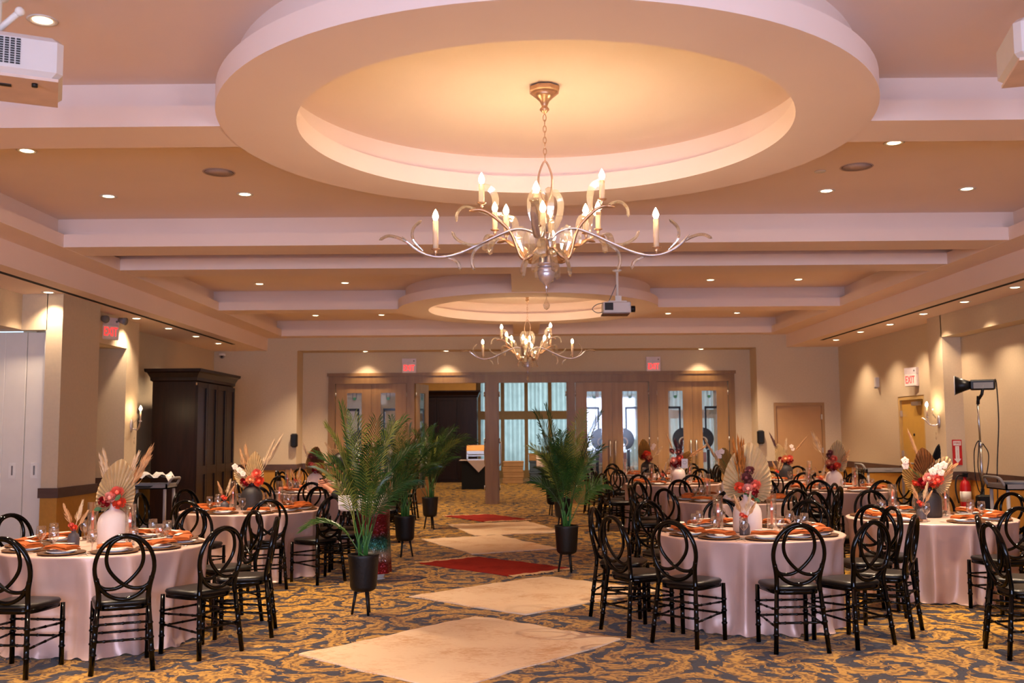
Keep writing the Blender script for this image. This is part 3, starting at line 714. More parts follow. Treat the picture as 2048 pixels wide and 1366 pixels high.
M_CRYS = thin_glass('crystal', (1.0, 0.96, 0.92, 1), 0.4, 0.2, 0.08, 0.12)
M_GILT = mat('champagne_gilt', '#cfa98a', 0.34, 0.85, var=0.12, scale=25)
M_SILV = mat('silver_leaf', '#cfc6cc', 0.32, 0.8, var=0.12, scale=25)
M_CAND = mat('candle_sleeve', '#e6c6a4', 0.5, var=0.03)
M_BULB = emit('candle_bulb', (1.0, 0.72, 0.40, 1), BULB_STRENGTH)
bulb_prof = [(0.009, 0), (0.014, 0.008), (0.021, 0.024), (0.0215, 0.036), (0.015, 0.056), (0.006, 0.074), (0.0005, 0.082)]
bulb_me = MB().lathe(bulb_prof, 12).mesh('bulb', M_BULB)
def sconce(label, loc, rz):
    """crystal arm sconce: back plate at the wall (local +Y), one candle"""
    o = thing('wall_sconce', label, 'sconce', loc, rz, 'wall sconces')
    put('back_plate', (MB().ball((0, 0, 0), 0.055, 14, 9, (0.8, 0.4, 1.9)), M_SILV), o)
    put('arm', (MB().tube(spline([(0, 0, -0.03), (0, -0.08, -0.07), (-0.03, -0.14, -0.02), (-0.05, -0.16, 0.06)], 5), 0.009, 8, flat=(1.4, 0.7)), M_SILV), o)
    put('scroll', (MB().tube(spline([(0, -0.05, -0.05), (-0.06, -0.12, -0.05), (-0.12, -0.18, 0.04), (-0.17, -0.2, 0.06)], 5), 0.008, 8), M_SILV), o)
    cup = put('candle_cup', (MB().lathe([(0.008, 0), (0.03, 0.012), (0.03, 0.018), (0.012, 0.02)], 14, Matrix.Translation((-0.05, -0.16, 0.06))), M_SILV), o)
    put('candle_sleeve', (MB().cyl((-0.05, -0.16, 0.075), (-0.05, -0.16, 0.24), 0.013), M_CAND), o)
    put('bulb', bulb_me, o, (-0.05, -0.16, 0.24))
    put('crystal_leaf', (MB().tube(spline([(0, -0.04, 0.05), (0.01, -0.1, 0.14), (0.0, -0.08, 0.22)], 5), [0.004] + [0.012] * 9 + [0.003], 5, flat=(1.6, 0.6), smooth=False), M_CRYS), o)
    put('crystal_drop', (MB().lathe([(0.001, -0.3), (0.016, -0.26), (0.003, -0.22), (0.01, -0.2), (0.001, -0.17)], 8, Matrix.Translation((0, -0.05, 0)), smooth=False), M_CRYS), o)
    return o
sconce('lit crystal sconce on the right pier above the tables', (6.79, 16.1, 1.72), R(-90))
sconce('lit crystal sconce on the left wall beside the wardrobe', (-6.16, 15.95, 1.74), R(90))

# ------------------------------------------------------------------ chandeliers
def crystal_blade(pts, w, mb=None):
    """faceted curved glass blade through the points, pointed at both ends"""
    P = spline(pts, 5); n = len(P)
    rr = [w * (0.35 + 0.65 * min(1, 3.2 * i / (n - 1))) if i < n - 1 else w * 0.15 for i in range(n)]
    return (mb or MB()).tube(P, rr, 6, flat=(1.5, 0.55), smooth=False)
cand_tall = MB().cyl((0, 0, 0), (0, 0, 0.2), 0.0195, n=12).mesh('candle_sleeve', M_CAND)
cand_short = MB().cyl((0, 0, 0), (0, 0, 0.135), 0.0195, n=12).mesh('candle_sleeve', M_CAND)
cup_me = MB().lathe([(0.004, -0.05), (0.006, -0.03), (0.014, -0.02), (0.008, -0.012), (0.03, -0.002), (0.034, 0.004), (0.016, 0.004)], 14).mesh('candle_cup', M_GILT)
link_me = MB().tube([(0.011 * math.cos(a), 0, 0.026 * math.sin(a)) for a in [2 * PI * k / 12 for k in range(12)]], 0.0035, 6, closed=True).mesh('chain_link', M_GILT)
def chandelier(label, loc, detail=True):
    o = thing('chandelier', label, 'chandelier', loc, 0, 'chandeliers')
    zt = ZC - loc[2]                       # local origin at z of the bottom drop
    # local heights: drop 0 .. canopy zt
    can = MB(); can.lathe([(0.085, zt), (0.112, zt - 0.012), (0.112, zt - 0.04), (0.1, zt - 0.05)], 8, smooth=False, a0=PI / 8)
    can.lathe([(0.1, zt - 0.05), (0.06, zt - 0.085), (0.035, zt - 0.11), (0.022, zt - 0.14), (0.02, zt - 0.15), (0.034, zt - 0.165), (0.034, zt - 0.175), (0.018, zt - 0.19), (0.008, zt - 0.2)], 16)
    put('canopy', (can, M_GILT), o)
    z = zt - 0.21; i = 0; zl = 1.07
    step = (z - zl) / round((z - zl) / 0.043)
    while z > zl + 0.01:
        put('chain_link', link_me, o, (0, 0, z - step / 2), (0, 0, PI / 2 * (i % 2))); z -= step; i += 1
    put('loop', (MB().tube(spline([(0, 0, 1.06), (0.04, 0, 0.98), (0.048, 0, 0.9), (0.03, 0, 0.8), (0.0, 0, 0.76), (-0.03, 0, 0.8), (-0.048, 0, 0.9), (-0.04, 0, 0.98)], 5, True), 0.007, 8, closed=True), M_GILT), o)
    put('stem', (MB().lathe([(0.001, 0.78), (0.02, 0.77), (0.026, 0.72), (0.016, 0.69), (0.03, 0.66), (0.03, 0.64), (0.018, 0.6), (0.014, 0.5), (0.02, 0.42), (0.028, 0.38), (0.028, 0.36)], 16), M_GILT), o)
    put('urn', (MB().lathe([(0.001, 0.14), (0.008, 0.145), (0.012, 0.16), (0.006, 0.172), (0.022, 0.18), (0.024, 0.188), (0.045, 0.205), (0.058, 0.24), (0.062, 0.265), (0.058, 0.272), (0.066, 0.28), (0.066, 0.286), (0.05, 0.3), (0.045, 0.31), (0.068, 0.318), (0.068, 0.326), (0.05, 0.335), (0.05, 0.38), (0.044, 0.382)], 20), M_SILV), o)
    dr = put('crystal_pendant', (MB().lathe([(0.001, 0.0), (0.018, 0.012), (0.024, 0.035), (0.014, 0.055), (0.006, 0.075), (0.003, 0.09)], 8, smooth=False).lathe([(0.001, 0.092), (0.013, 0.105), (0.001, 0.12)], 8, smooth=False), M_CRYS), o)
    put('pendant_pin', (MB().cyl((0, 0, 0.118), (0, 0, 0.15), 0.002, n=6), M_SILV), dr)
    def at(phi, r, z, s=0.0): return (r * math.cos(phi) - s * math.sin(phi), r * math.sin(phi) + s * math.cos(phi), z)
    def candle(p, me, h):
        put('candle_cup', cup_me, o, p); s = put('candle_sleeve', me, o, (p[0], p[1], p[2] + 0.004)); put('bulb', bulb_me, s, (0, 0, h))
    # four long silver arms
    for phi in (PI, 0.0, R(264), R(84)):
        k = 1.0
        path = [at(phi, r, z) for r, z in ((0.04, 0.5), (0.09, 0.55), (0.19, 0.575), (0.3, 0.545), (0.48, 0.46), (0.62, 0.4), (0.74, 0.378), (0.85, 0.4), (0.94, 0.455), (1.01, 0.53))]
        P = spline(path, 5); arm = put('arm', (MB().tube(P, [0.014] * (len(P) - 3) + [0.012, 0.008, 0.003], 8, flat=(1.7, 0.75)), M_SILV), o)
        candle(at(phi, 0.775, 0.435), cand_tall, 0.2)
        for j, pts in enumerate((((0.86, 0.42), (0.93, 0.5), (0.93, 0.58), (0.87, 0.64)), ((0.9, 0.43), (1.0, 0.5), (1.1, 0.53), (1.17, 0.5)),
                                 ((0.4, 0.49), (0.52, 0.46), (0.62, 0.5), (0.66, 0.56)), ((0.42, 0.48), (0.5, 0.42), (0.52, 0.34), (0.5, 0.28)), ((0.7, 0.38), (0.62, 0.34), (0.6, 0.28)))):
            put('crystal_leaf', (crystal_blade([at(phi, r, z, 0.015) for r, z in pts], 0.02), M_CRYS), arm)
    # eight short gilt arms
    for (x, y, zb) in ((-0.45, 0.0, 0.97), (0.40, 0.0, 0.99), (-0.37, 0.6, 0.9), (0.42, 0.6, 0.9), (-0.28, 0.25, 0.8), (0.3, 0.25, 0.8), (-0.03, -0.36, 0.68), (0.04, 0.36, 0.80)):
        phi = math.atan2(y, x); r = math.hypot(x, y); zc = zb - 0.07 - 0.139
        q = [(0.05, 0.44), (0.1 + 0.05 * r, 0.37), (0.22 * r + 0.08, 0.38), (0.55 * r, (zc + 0.38) / 2 - 0.02), (0.8 * r, zc - 0.10), (r, zc - 0.05), (r + 0.09, zc - 0.055)]
        P = spline([at(phi, a, b) for a, b in q], 5)
        arm = put('arm', (MB().tube(P, [0.0145] * (len(P) - 2) + [0.011, 0.004], 8, flat=(1.7, 0.8)), M_GILT), o)
        candle(at(phi, r, zc), cand_short, 0.135)
        for pts in (((r * 0.8, zc - 0.11), (r * 0.78, zc + 0.02), (r * 0.85, zc + 0.1), (r + 0.02, zc + 0.13)), ((r * 0.85, zc - 0.09), (r + 0.1, zc - 0.02), (r + 0.17, zc - 0.06), (r + 0.18, zc - 0.13)), ((0.35 * r, 0.42), (0.4 * r, 0.52), (0.36 * r, 0.6))):
            put('crystal_leaf', (crystal_blade([at(phi, a, b, -0.015) for a, b in pts], 0.019), M_CRYS), arm)
    for k in range(8):
        phi = k * PI / 4 + 0.3
        put('crystal_leaf', (crystal_blade([at(phi, r, z) for r, z in ((0.05, 0.38), (0.12, 0.4), (0.17, 0.32), (0.18, 0.24))], 0.018), M_CRYS), o)
        if k % 2 == 0: put('crystal_leaf', (crystal_blade([at(phi, r, z) for r, z in ((0.03, 0.5), (0.1, 0.66), (0.11, 0.78), (0.06, 0.86))], 0.018), M_CRYS), o)
    return o
chandelier('large crystal candle chandelier hanging in the nearer ceiling ring', (CX + 0.005, 6.9, 2.446))
chandelier('farther crystal candle chandelier under the small ring before the doors', (CX - 0.01, 17.17, 2.48))

# ------------------------------------------------------------------ chairs
def bamboo(p0, p1, r, nodes, n=8):
    """straight turned rod with raised bamboo nodes"""
    p0, p1 = Vector(p0), Vector(p1); pts = []; rr = []
    def a(t, k): pts.append(p0.lerp(p1, t)); rr.append(r * k)
    a(0, 1)
    for t in nodes: a(t - 0.022, 1); a(t - 0.01, 1.28); a(t + 0.01, 1.28); a(t + 0.022, 1)
    a(1, 0.9)
    return MB().tube(pts, rr, n)
def chair_meshes():
    d = {}
    def by(z): return -0.205 - 0.17 * (z - 0.455)      # the back leans
    C, A, B = 0.70, 0.19, 0.218
    ring = [(A * math.sin(t), by(C - B * math.cos(t)), C - B * math.cos(t)) for t in [2 * PI * k / 40 for k in range(40)]]
    d['back_ring'] = MB().tube(ring, 0.0185, 8, closed=True, flat=(1.0, 0.8)).mesh('back_ring', M_CHAIR)
    half = [(-0.158, -0.12), (-0.12, -0.142), (-0.06, -0.143), (0.0, -0.118), (0.06, -0.065), (0.105, 0.0), (0.118, 0.07), (0.1, 0.145), (0.06, 0.19), (0.0, 0.208)]
    full = half + [(-x, z) for x, z in half[-2::-1]]
    rib = spline([(x, by(C + z) + (0.006 if i < len(half) else -0.006), C + z) for i, (x, z) in enumerate(full)], 4)
    d['back_ribbon'] = MB().tube(rib, 0.0132, 8).ball((-0.16, by(0.58), 0.58), 0.0165, 8, 6).ball((0.16, by(0.58), 0.58), 0.0165, 8, 6).mesh('back_ribbon', M_CHAIR)
    for s, nm in ((-1, 'l'), (1, 'r')):
        mb = bamboo((s * 0.195, -0.265, 0), (s * 0.162, -0.215, 0.44), 0.0178, (0.3, 0.5, 0.72))
        mb.tube(spline([(s * 0.162, -0.215, 0.43), (s * 0.158, -0.212, 0.5), (s * 0.165, by(0.57), 0.57), (s * 0.178, by(0.63), 0.63)], 4), 0.0178, 8)
        d['rear_leg_' + nm] = mb.mesh('leg', M_CHAIR)
        d['front_leg_' + nm] = bamboo((s * 0.185, 0.17, 0), (s * 0.185, 0.165, 0.43), 0.0178, (0.3, 0.52, 0.72)).mesh('leg', M_CHAIR)
    # seat frame and cushion with rounded plan
    def plan(k, z):
        out = []
        for i in range(32):
            t = 2 * PI * i / 32; c, s = math.cos(t), math.sin(t)
            x = math.copysign(abs(c) ** 0.45, c); y = math.copysign(abs(s) ** 0.45, s)
            out.append(((0.188 + 0.014 * y) * x * k, 0.19 * y * k - 0.012, z))
        return out
    fr = MB().grid([plan(0.93, 0.405), plan(1.0, 0.41), plan(1.0, 0.438), plan(0.96, 0.442)], closed_u=True)
    d['seat_frame'] = fr.mesh('seat_frame', M_CHAIR)
    cu = MB(); rows = [plan(0.97, 0.438), plan(1.02, 0.446), plan(1.025, 0.456), plan(0.98, 0.468), plan(0.8, 0.474), plan(0.4, 0.477), plan(0.01, 0.478)]
    d['seat'] = cu.grid(rows, closed_u=True).mesh('seat', M_SEAT)
    rods = []
    for s in (-1, 1):
        rods += [((s * 0.18, -0.24, 0.31), (s * 0.185, 0.166, 0.29)), ((s * 0.186, -0.245, 0.19), (s * 0.185, 0.168, 0.215))]
    rods += [((-0.185, 0.167, 0.31), (0.185, 0.167, 0.31)), ((-0.185, 0.168, 0.2), (0.185, 0.168, 0.2))]
    rods += [((-0.17, -0.235, 0.325), (0.17, -0.233, 0.325)), ((-0.18, -0.245, 0.215), (0.18, -0.245, 0.215))]
    d['rods'] = [bamboo(a, b, 0.0085, (0.18, 0.5, 0.82), 6).mesh('stretcher', M_CHAIR) for a, b in rods]
    return d
CH = chair_meshes()
def chair(label, x, y, rz, group):
    o = thing('dining_chair', label, 'chair', (x, y, 0), rz, group)
    put('seat', CH['seat'], o); put('seat_frame', CH['seat_frame'], o)
    b = put('back_ring', CH['back_ring'], o); put('back_ribbon', CH['back_ribbon'], b)
    for k in ('rear_leg_l', 'rear_leg_r', 'front_leg_l', 'front_leg_r'): put('leg', CH[k], o)
    for m in CH['rods']: put('stretcher', m, o)
    return o

# ------------------------------------------------------------------ tables
def satin():
    m = mat('blush_satin', '#d6b4a8', 0.40, 0.25, var=0.04, scale=4, spec=0.6)
    return m
M_SATIN = satin()
TR, TH = 0.80, 0.73
def tablecloth(seed):
    rnd = random.Random(seed); n = 216; H = TH - 0.008
    # fold ridges at uneven spacing; between them the cloth hangs inwards
    ridges = []; t = rnd.uniform(0, 0.3)
    while t < 2 * PI - 0.16: ridges.append((t, rnd.uniform(0.5, 1.0), rnd.uniform(0.07, 0.13), rnd.uniform(-0.10, 0.10))); t += rnd.uniform(0.24, 0.55)
    ph = [rnd.uniform(0, 6) for _ in range(4)]
    def fold(t, u):
        s = 0.0
        for c, a, w, sl in ridges:
            d = (t - c - sl * u + PI) % (2 * PI) - PI
            s = max(s, a * math.exp(-(d / (w * (0.6 + 0.6 * u))) ** 2))
        return s
    rows = []
    for r in (0.01, 0.35, 0.62, 0.75, 0.782): rows.append([(r * math.cos(2 * PI * i / n), r * math.sin(2 * PI * i / n), TH) for i in range(n)])
    rows.append([(0.797 * math.cos(2 * PI * i / n), 0.797 * math.sin(2 * PI * i / n), TH - 0.005) for i in range(n)])
    for h in (0.015, 0.04, 0.08, 0.14, 0.22, 0.32, 0.42, 0.52, 0.6, 0.66, 0.695, 0.715, H):
        row = []; u = h / H
        for i in range(n):
            t = 2 * PI * i / n; k = min(1, u * 2.2) ** 0.9
            r = TR - 0.10 * k + 0.105 * k * fold(t, u) + 0.006 * k * math.sin(19 * t + ph[0])
            z = TH - h
            if u > 0.9:
                q = (u - 0.9) / 0.1
                r += q * (0.018 + 0.025 * math.sin(7 * t + ph[1]) + 0.014 * math.sin(17 * t + ph[2]) + 0.01 * math.sin(41 * t + ph[3])); z = max(0.006, z + 0.012 * q * math.sin(29 * t + ph[3]))
            row.append((r * math.cos(t), r * math.sin(t), z))
        rows.append(row)
    return MB().grid(rows, closed_u=True).mesh('tablecloth', M_SATIN)
CLOTHS = [tablecloth(s) for s in (3, 11, 27, 42)]
table_top_me = MB().lathe([(0.001, TH - 0.03), (0.775, TH - 0.03), (0.775, TH - 0.006), (0.001, TH - 0.006)], 48).mesh('tabletop', wood('plywood', '#a8845a', '#b99667', 0.6))
tleg_me = MB().tube([(0, 0, 0), (0, 0, TH - 0.03)], 0.016, 8).mesh('leg', M_GREYP)

M_CHARG = mat('woven_charger', '#4a2813', 0.5, var=0.4, scale=70, bump=0.5, bscale=150)
M_PLATE = mat('white_china', '#eeeae8', 0.12, var=0.01)
M_NAPK = mat('rust_linen', '#ad5316', 0.85, var=0.12, scale=20, bump=0.15, bscale=300)
M_CARD = mat('menu_card', '#efe3d6', 0.6, var=0.02)
charger_me = MB().lathe([(0.001, 0.004), (0.11, 0.004), (0.13, 0.01), (0.16, 0.014), (0.166, 0.012), (0.166, 0.007), (0.13, 0.0), (0.001, 0.0)], 36).mesh('charger_plate', M_CHARG)
rim_me = MB().tube([(0.164 * math.cos(2 * PI * k / 36), 0.164 * math.sin(2 * PI * k / 36), 0.012) for k in range(36)], 0.0045, 6, closed=True).mesh('braided_rim', mat('charger_rim', '#6a4420', 0.45, var=0.3, scale=90))
plate_me = MB().lathe([(0.001, 0.006), (0.065, 0.006), (0.095, 0.014), (0.105, 0.02), (0.106, 0.018), (0.07, 0.001), (0.001, 0.0)], 30).mesh('side_plate', M_PLATE)
def napkin_mesh(seed):
    rnd = random.Random(seed); mb = MB()
    for L in range(3):
        w, d, z0 = 0.125 - 0.004 * L, 0.058 + 0.004 * (2 - L), 0.034 + 0.009 * L; n = 12; ph = rnd.uniform(0, 6)
        def zz(u, v): return z0 - 0.006 * max(0, abs(u) - 0.72) / 0.28 + 0.003 * math.sin(5 * u + ph) + 0.002 * math.sin(4 * v + ph)
        top = [[(w * u, d * v * (1 + 0.05 * math.sin(3 * u + ph)), zz(u, v) + 0.008) for v in (-1, -0.9, 0, 0.9, 1)] for u in [-1 + 2 * i / n for i in range(n + 1)]]
        bot = [[(x, y, z - 0.008) for x, y, z in r] for r in top]
        for r in top: r[0] = (r[0][0], r[0][1], r[0][2] - 0.003); r[-1] = (r[-1][0], r[-1][1], r[-1][2] - 0.003)
        mb.grid([r[::-1] for r in top]); mb.grid(bot)
        for a, b in ((0, 0), (-1, -1)):
            mb.grid([[t[a] for t in top], [t[b] for t in bot]]); mb.grid([top[a], bot[b]])
    return mb.mesh('napkin', M_NAPK)
NAPK = [napkin_mesh(s) for s in range(4)]
card_me = MB().box(-0.085, 0.012, 0.0665, 0.075, 0.05, 0.068).mesh('menu_card', M_CARD)
goblet_me = MB().lathe([(0.001, 0.0), (0.034, 0.0), (0.034, 0.002), (0.008, 0.008), (0.0045, 0.02), (0.0045, 0.055), (0.012, 0.064), (0.03, 0.085), (0.037, 0.11), (0.036, 0.135), (0.032, 0.165), (0.031, 0.1652), (0.0305, 0.163)], 20, cap=False).mesh('water_goblet', M_GLASS)
tumbler_me = MB().lathe([(0.001, 0.0), (0.03, 0.0), (0.035, 0.11), (0.034, 0.1105), (0.0337, 0.108)], 18, cap=False).mesh('glass_tumbler', M_GLASS)
fork_me = MB().tube(spline([(0, -0.1, 0.003), (0, -0.03, 0.006), (0, 0.03, 0.004), (0, 0.06, 0.004)], 3), 0.005, 6, flat=(1, 0.35)).box(-0.011, 0.055, 0.002, -0.007, 0.1, 0.004).box(-0.004, 0.055, 0.002, -0.001, 0.1, 0.004).box(0.001, 0.055, 0.002, 0.004, 0.1, 0.004).box(0.007, 0.055, 0.002, 0.011, 0.1, 0.004).box(-0.011, 0.045, 0.002, 0.011, 0.06, 0.004).mesh('fork', M_METAL)
knife_me = MB().tube(spline([(0, -0.1, 0.004), (0, -0.04, 0.005), (0, 0.0, 0.004)], 3), 0.006, 6, flat=(1, 0.5)).box(-0.007, 0.0, 0.002, 0.008, 0.095, 0.0035).mesh('knife', M_METAL)
M_CANDLE = mat('coral_wax', '#d9714f', 0.45, var=0.03)
cylg_me = MB().lathe([(0.001, 0.0), (0.042, 0.0), (0.042, 0.32), (0.0405, 0.3205), (0.0403, 0.318)], 24, cap=False).mesh('glass_cylinder', M_GLASS)
taper_me = MB().lathe([(0.0115, 0.045), (0.011, 0.2), (0.008, 0.245), (0.002, 0.252)], 12).cyl((0, 0, 0.25), (0, 0, 0.26), 0.0012, n=5).mesh('taper_candle', M_CANDLE)
hold_me = MB().lathe([(0.03, 0.005), (0.03, 0.009), (0.008, 0.013), (0.007, 0.03), (0.015, 0.036), (0.015, 0.055), (0.012, 0.055)], 14).mesh('candle_holder', M_BLACKM)
M_VASEW = mat('white_ceramic', '#ead9d0', 0.55, var=0.02, bump=0.06, bscale=90)
M_VASED = mat('charcoal_ceramic', '#2b2628', 0.55, var=0.06, bump=0.12, bscale=90)
vase_prof = [(0.001, 0.0), (0.116, 0.0), (0.122, 0.012), (0.123, 0.1), (0.122, 0.165), (0.114, 0.2), (0.096, 0.232), (0.07, 0.255), (0.044, 0.268), (0.034, 0.278), (0.031, 0.305), (0.034, 0.318), (0.028, 0.318), (0.025, 0.27), (0.001, 0.26)]
vase_w = MB().lathe(vase_prof, 36).mesh('bottle_vase', M_VASEW); vase_d = MB().lathe(vase_prof, 36).mesh('bottle_vase', M_VASED)
bud_prof = [(0.001, 0), (0.042, 0.0), (0.044, 0.01), (0.044, 0.07), (0.038, 0.092), (0.018, 0.105), (0.015, 0.125), (0.018, 0.13), (0.013, 0.13), (0.011, 0.1), (0.001, 0.095)]
bud_me = MB().lathe(bud_prof, 20).mesh('bud_vase', mat('slate_ceramic', '#514b50', 0.5, var=0.05))

# flowers
M_LEAFC = mat('dried_leaf_cream', '#d8bf92', 0.55, var=0.1, scale=12)
M_LEAFB = mat('dried_leaf_bronze', '#8a5a34', 0.5, var=0.2, scale=12)
M_LEAFG = mat('dried_leaf_gold', '#b08a4c', 0.5, var=0.2, scale=12)
M_PLT = mat('pampas_tan', '#d9a873', 0.9, var=0.15, scale=30); M_PLR = mat('pampas_rust', '#b9712c', 0.9, var=0.15, scale=30); M_PLP = mat('pampas_plum', '#5b3236', 0.9, var=0.2, scale=30); M_PLC = mat('pampas_cream', '#e3c79e', 0.9, var=0.1, scale=30)
M_ROSE = {'coral': mat('rose_coral', '#f07a62', 0.6, var=0.1, scale=40), 'pink': mat('rose_pink', '#f2ab9a', 0.6, var=0.08, scale=40), 'red': mat('rose_red', '#a5121c', 0.6, var=0.2, scale=40),
          'orange': mat('rose_orange', '#ee5a38', 0.6, var=0.12, scale=40), 'mauve': mat('dahlia_mauve', '#8c4a45', 0.7, var=0.25, scale=40), 'peach': mat('rose_peach', '#f0a878', 0.6, var=0.1, scale=40)}
M_ORCH = mat('orchid_white', '#e6cfc0', 0.6, var=0.06); M_GREEN = mat('leaf_green', '#3f6a2e', 0.5, var=0.2, scale=20)
def fan_leaf_mesh(h, w, m, n=30):
    prof = [(0, 1.0), (10, 0.94), (22, 0.84), (40, 0.70), (60, 0.60), (85, 0.52), (110, 0.42), (128, 0.3)]
    def rr(a):
        a = abs(a)
        for (a0, r0), (a1, r1) in zip(prof, prof[1:]):
            if a <= a1: return r0 + (r1 - r0) * (a - a0) / (a1 - a0)
        return 0.3
    wm = max(rr(a) * math.sin(R(a)) for a in range(0, 128)); kx = (w / 2) / (wm * h)
    rows = []
    for s in (0.02, 0.35, 0.7, 1.0):
        row = []
        for i in range(2 * n + 1):
            a = -128 + 256 * i / (2 * n); r = h * rr(a) * s * (1.0 if i % 2 == 0 else 0.985)
            row.append((kx * r * math.sin(R(a)), (0.022 if i % 2 else -0.022) * s * h / 0.4 - 0.04 * s * s * (math.sin(R(a)) ** 2), r * math.cos(R(a))))
        rows.append(row)
    return MB().grid(rows, smooth=False).mesh('fan_leaf', m)
def plume_mesh(L, spread, m, seed, n=120):
    rnd = random.Random(seed); mb = MB()
    mb.tube([(0, 0, 0), (0.004, 0, L * 0.5), (0.0, 0, L * 0.95)], [0.0035, 0.003, 0.0015], 5)
    for i in range(n):
        t = 0.35 + 0.6 * rnd.random(); a = rnd.uniform(0, 2 * PI); ln = L * rnd.uniform(0.18, 0.34) * (1.15 - 0.4 * t); out = spread * rnd.uniform(0.2, 1.35) * (1.25 - t)
        b = Vector((0.004, 0, L * t)); tip = b + Vector((out * math.cos(a), out * math.sin(a), ln)); mid = b.lerp(tip, 0.5) + Vector((out * 0.25 * math.cos(a), out * 0.25 * math.sin(a), 0))
        s = Vector((-math.sin(a), math.cos(a), 0)) * 0.0045
        mb.add([b - s * 0.4, b + s * 0.4, mid + s, mid - s, tip], [(0, 1, 2, 3), (3, 2, 4)])
    return mb.mesh('pampas_plume', m)
def rose_mesh(r, m, seed, layers=4):
    rnd = random.Random(seed); mb = MB(); mb.ball((0, 0, 0), r * 0.42, 8, 6)
    for L in range(layers):
        k = 5; R0 = r * (0.4 + 0.6 * (L + 1) / layers); tilt = 0.15 + 0.8 * L / layers
        for j in range(k):
            a = 2 * PI * (j + 0.5 * (L % 2)) / k + rnd.uniform(-.15, .15); rows = []
            for u in (-0.62, -0.2, 0.2, 0.62):
                row = []
                for v in (0.0, 0.45, 0.8, 1.0):
                    ang = a + u * (0.4 + 0.6 * v); rad = R0 * (0.25 + 0.75 * math.sin(min(1.0, v * 0.8 + 0.2) * PI / 2)) * (1 + tilt * 0.25 * v)
                    zz = r * (-0.55 + (1.25 - tilt * 0.75) * v - 0.12 * u * u * v * 4)
                    row.append((rad * math.cos(ang), rad * math.sin(ang), zz))
                rows.append(row)
            mb.grid(rows)
    return mb.mesh('rose', m)
ROSES = {k: rose_mesh(1.0, m, i) for i, (k, m) in enumerate(M_ROSE.items())}
def orchid_mesh():
    mb = MB()
    for j in range(5):
        a = 2 * PI * j / 5 + PI / 2; w = 0.62 if j % 2 else 0.5
        rows = [[(u * w * math.sin(PI * (0.12 + 0.86 * v)), v, 0.12 * math.sin(PI * v) - 0.1 * abs(u)) for u in (-1, 0, 1)] for v in (0.02, 0.3, 0.6, 0.85, 1.0)]
        c, s = math.cos(a - PI / 2), math.sin(a - PI / 2)
        mb.grid([[(x * c - y * s, x * s + y * c, z) for x, y, z in r] for r in rows])
    mb.ball((0, -0.08, 0.12), 0.16, 7, 5)
    return mb.mesh('orchid', M_ORCH)
ORCHID = orchid_mesh()
FAN = {}; PLU = {}
def bouquet(o, items, nm_stem=True):
    """items placed in the frame (x right, z up) seen from the camera side, -Y toward the camera"""
    for it in items:
        k = it[0]
        if k == 'leaf':
            _, x, y, z, h, w, tilt, m = it; key = (h, w, m.name)
            if key not in FAN: FAN[key] = fan_leaf_mesh(h, w, m)
            put('fan_leaf', FAN[key], o, (x, y, z), (R(6), R(tilt), 0))
        elif k == 'plume':
            _, x, y, z, L, tilt, sp, m = it[:8]; key = (L, sp, m.name)
            if key not in PLU: PLU[key] = plume_mesh(L, sp, m, len(PLU))
            put('pampas_plume', PLU[key], o, (x, y, z), (R(random.uniform(-4, 4)), R(tilt), random.uniform(-0.3, 0.3)))
        elif k == 'rose':
            _, x, y, z, r, c = it; put('rose', ROSES[c], o, (x, y, z), (R(62), 0, R(-x * 300)), r)
        elif k == 'orchid':
            _, x, y, z, r = it; put('orchid', ORCHID, o, (x, y, z), (R(80), 0, R(-x * 120)), r)
        elif k == 'green':
            _, x, y, z, L, tilt = it
            put('green_leaf', (MB().grid([[(u * 0.3 * L * math.sin(PI * (0.05 + 0.9 * v)), 0.05 * L * abs(u), L * v) for u in (-1, 0, 1)] for v in (0, 0.35, 0.7, 1)]), M_GREEN), o, (x, y, z), (0, R(tilt), 0))
        elif k == 'stem':
            _, p, q = it; put('stem', (MB().tube([p, q], 0.003, 5), M_GREEN), o)

# ------------------------------------------------------------------ set the tables
LC, LB, LG = M_LEAFC, M_LEAFB, M_LEAFG
B_T1 = [('leaf', 0.0, 0.03, 0.0, 0.37, 0.29, 8, LC), ('plume', 0.05, 0.02, 0.0, 0.46, 26, 0.05, M_PLT), ('plume', 0.04, 0.0, 0.0, 0.40, 30, 0.05, M_PLT), ('plume', 0.03, 0.03, 0.02, 0.38, 20, 0.05, M_PLC), ('plume', -0.03, 0.05, 0.05, 0.36, -10, 0.035, M_PLC), ('plume', -0.04, 0.05, 0.05, 0.32, -14, 0.035, M_PLC),
        ('rose', 0.02, -0.05, 0.095, 0.045, 'coral'), ('rose', -0.035, -0.06, 0.055, 0.04, 'pink'), ('rose', -0.075, -0.05, 0.02, 0.042, 'red'), ('rose', 0.04, -0.06, 0.01, 0.046, 'orange'), ('green', 0.01, -0.08, 0.03, 0.06, 40), ('green', -0.09, -0.04, -0.03, 0.06, -100), ('green', 0.08, -0.02, -0.02, 0.05, 120)]
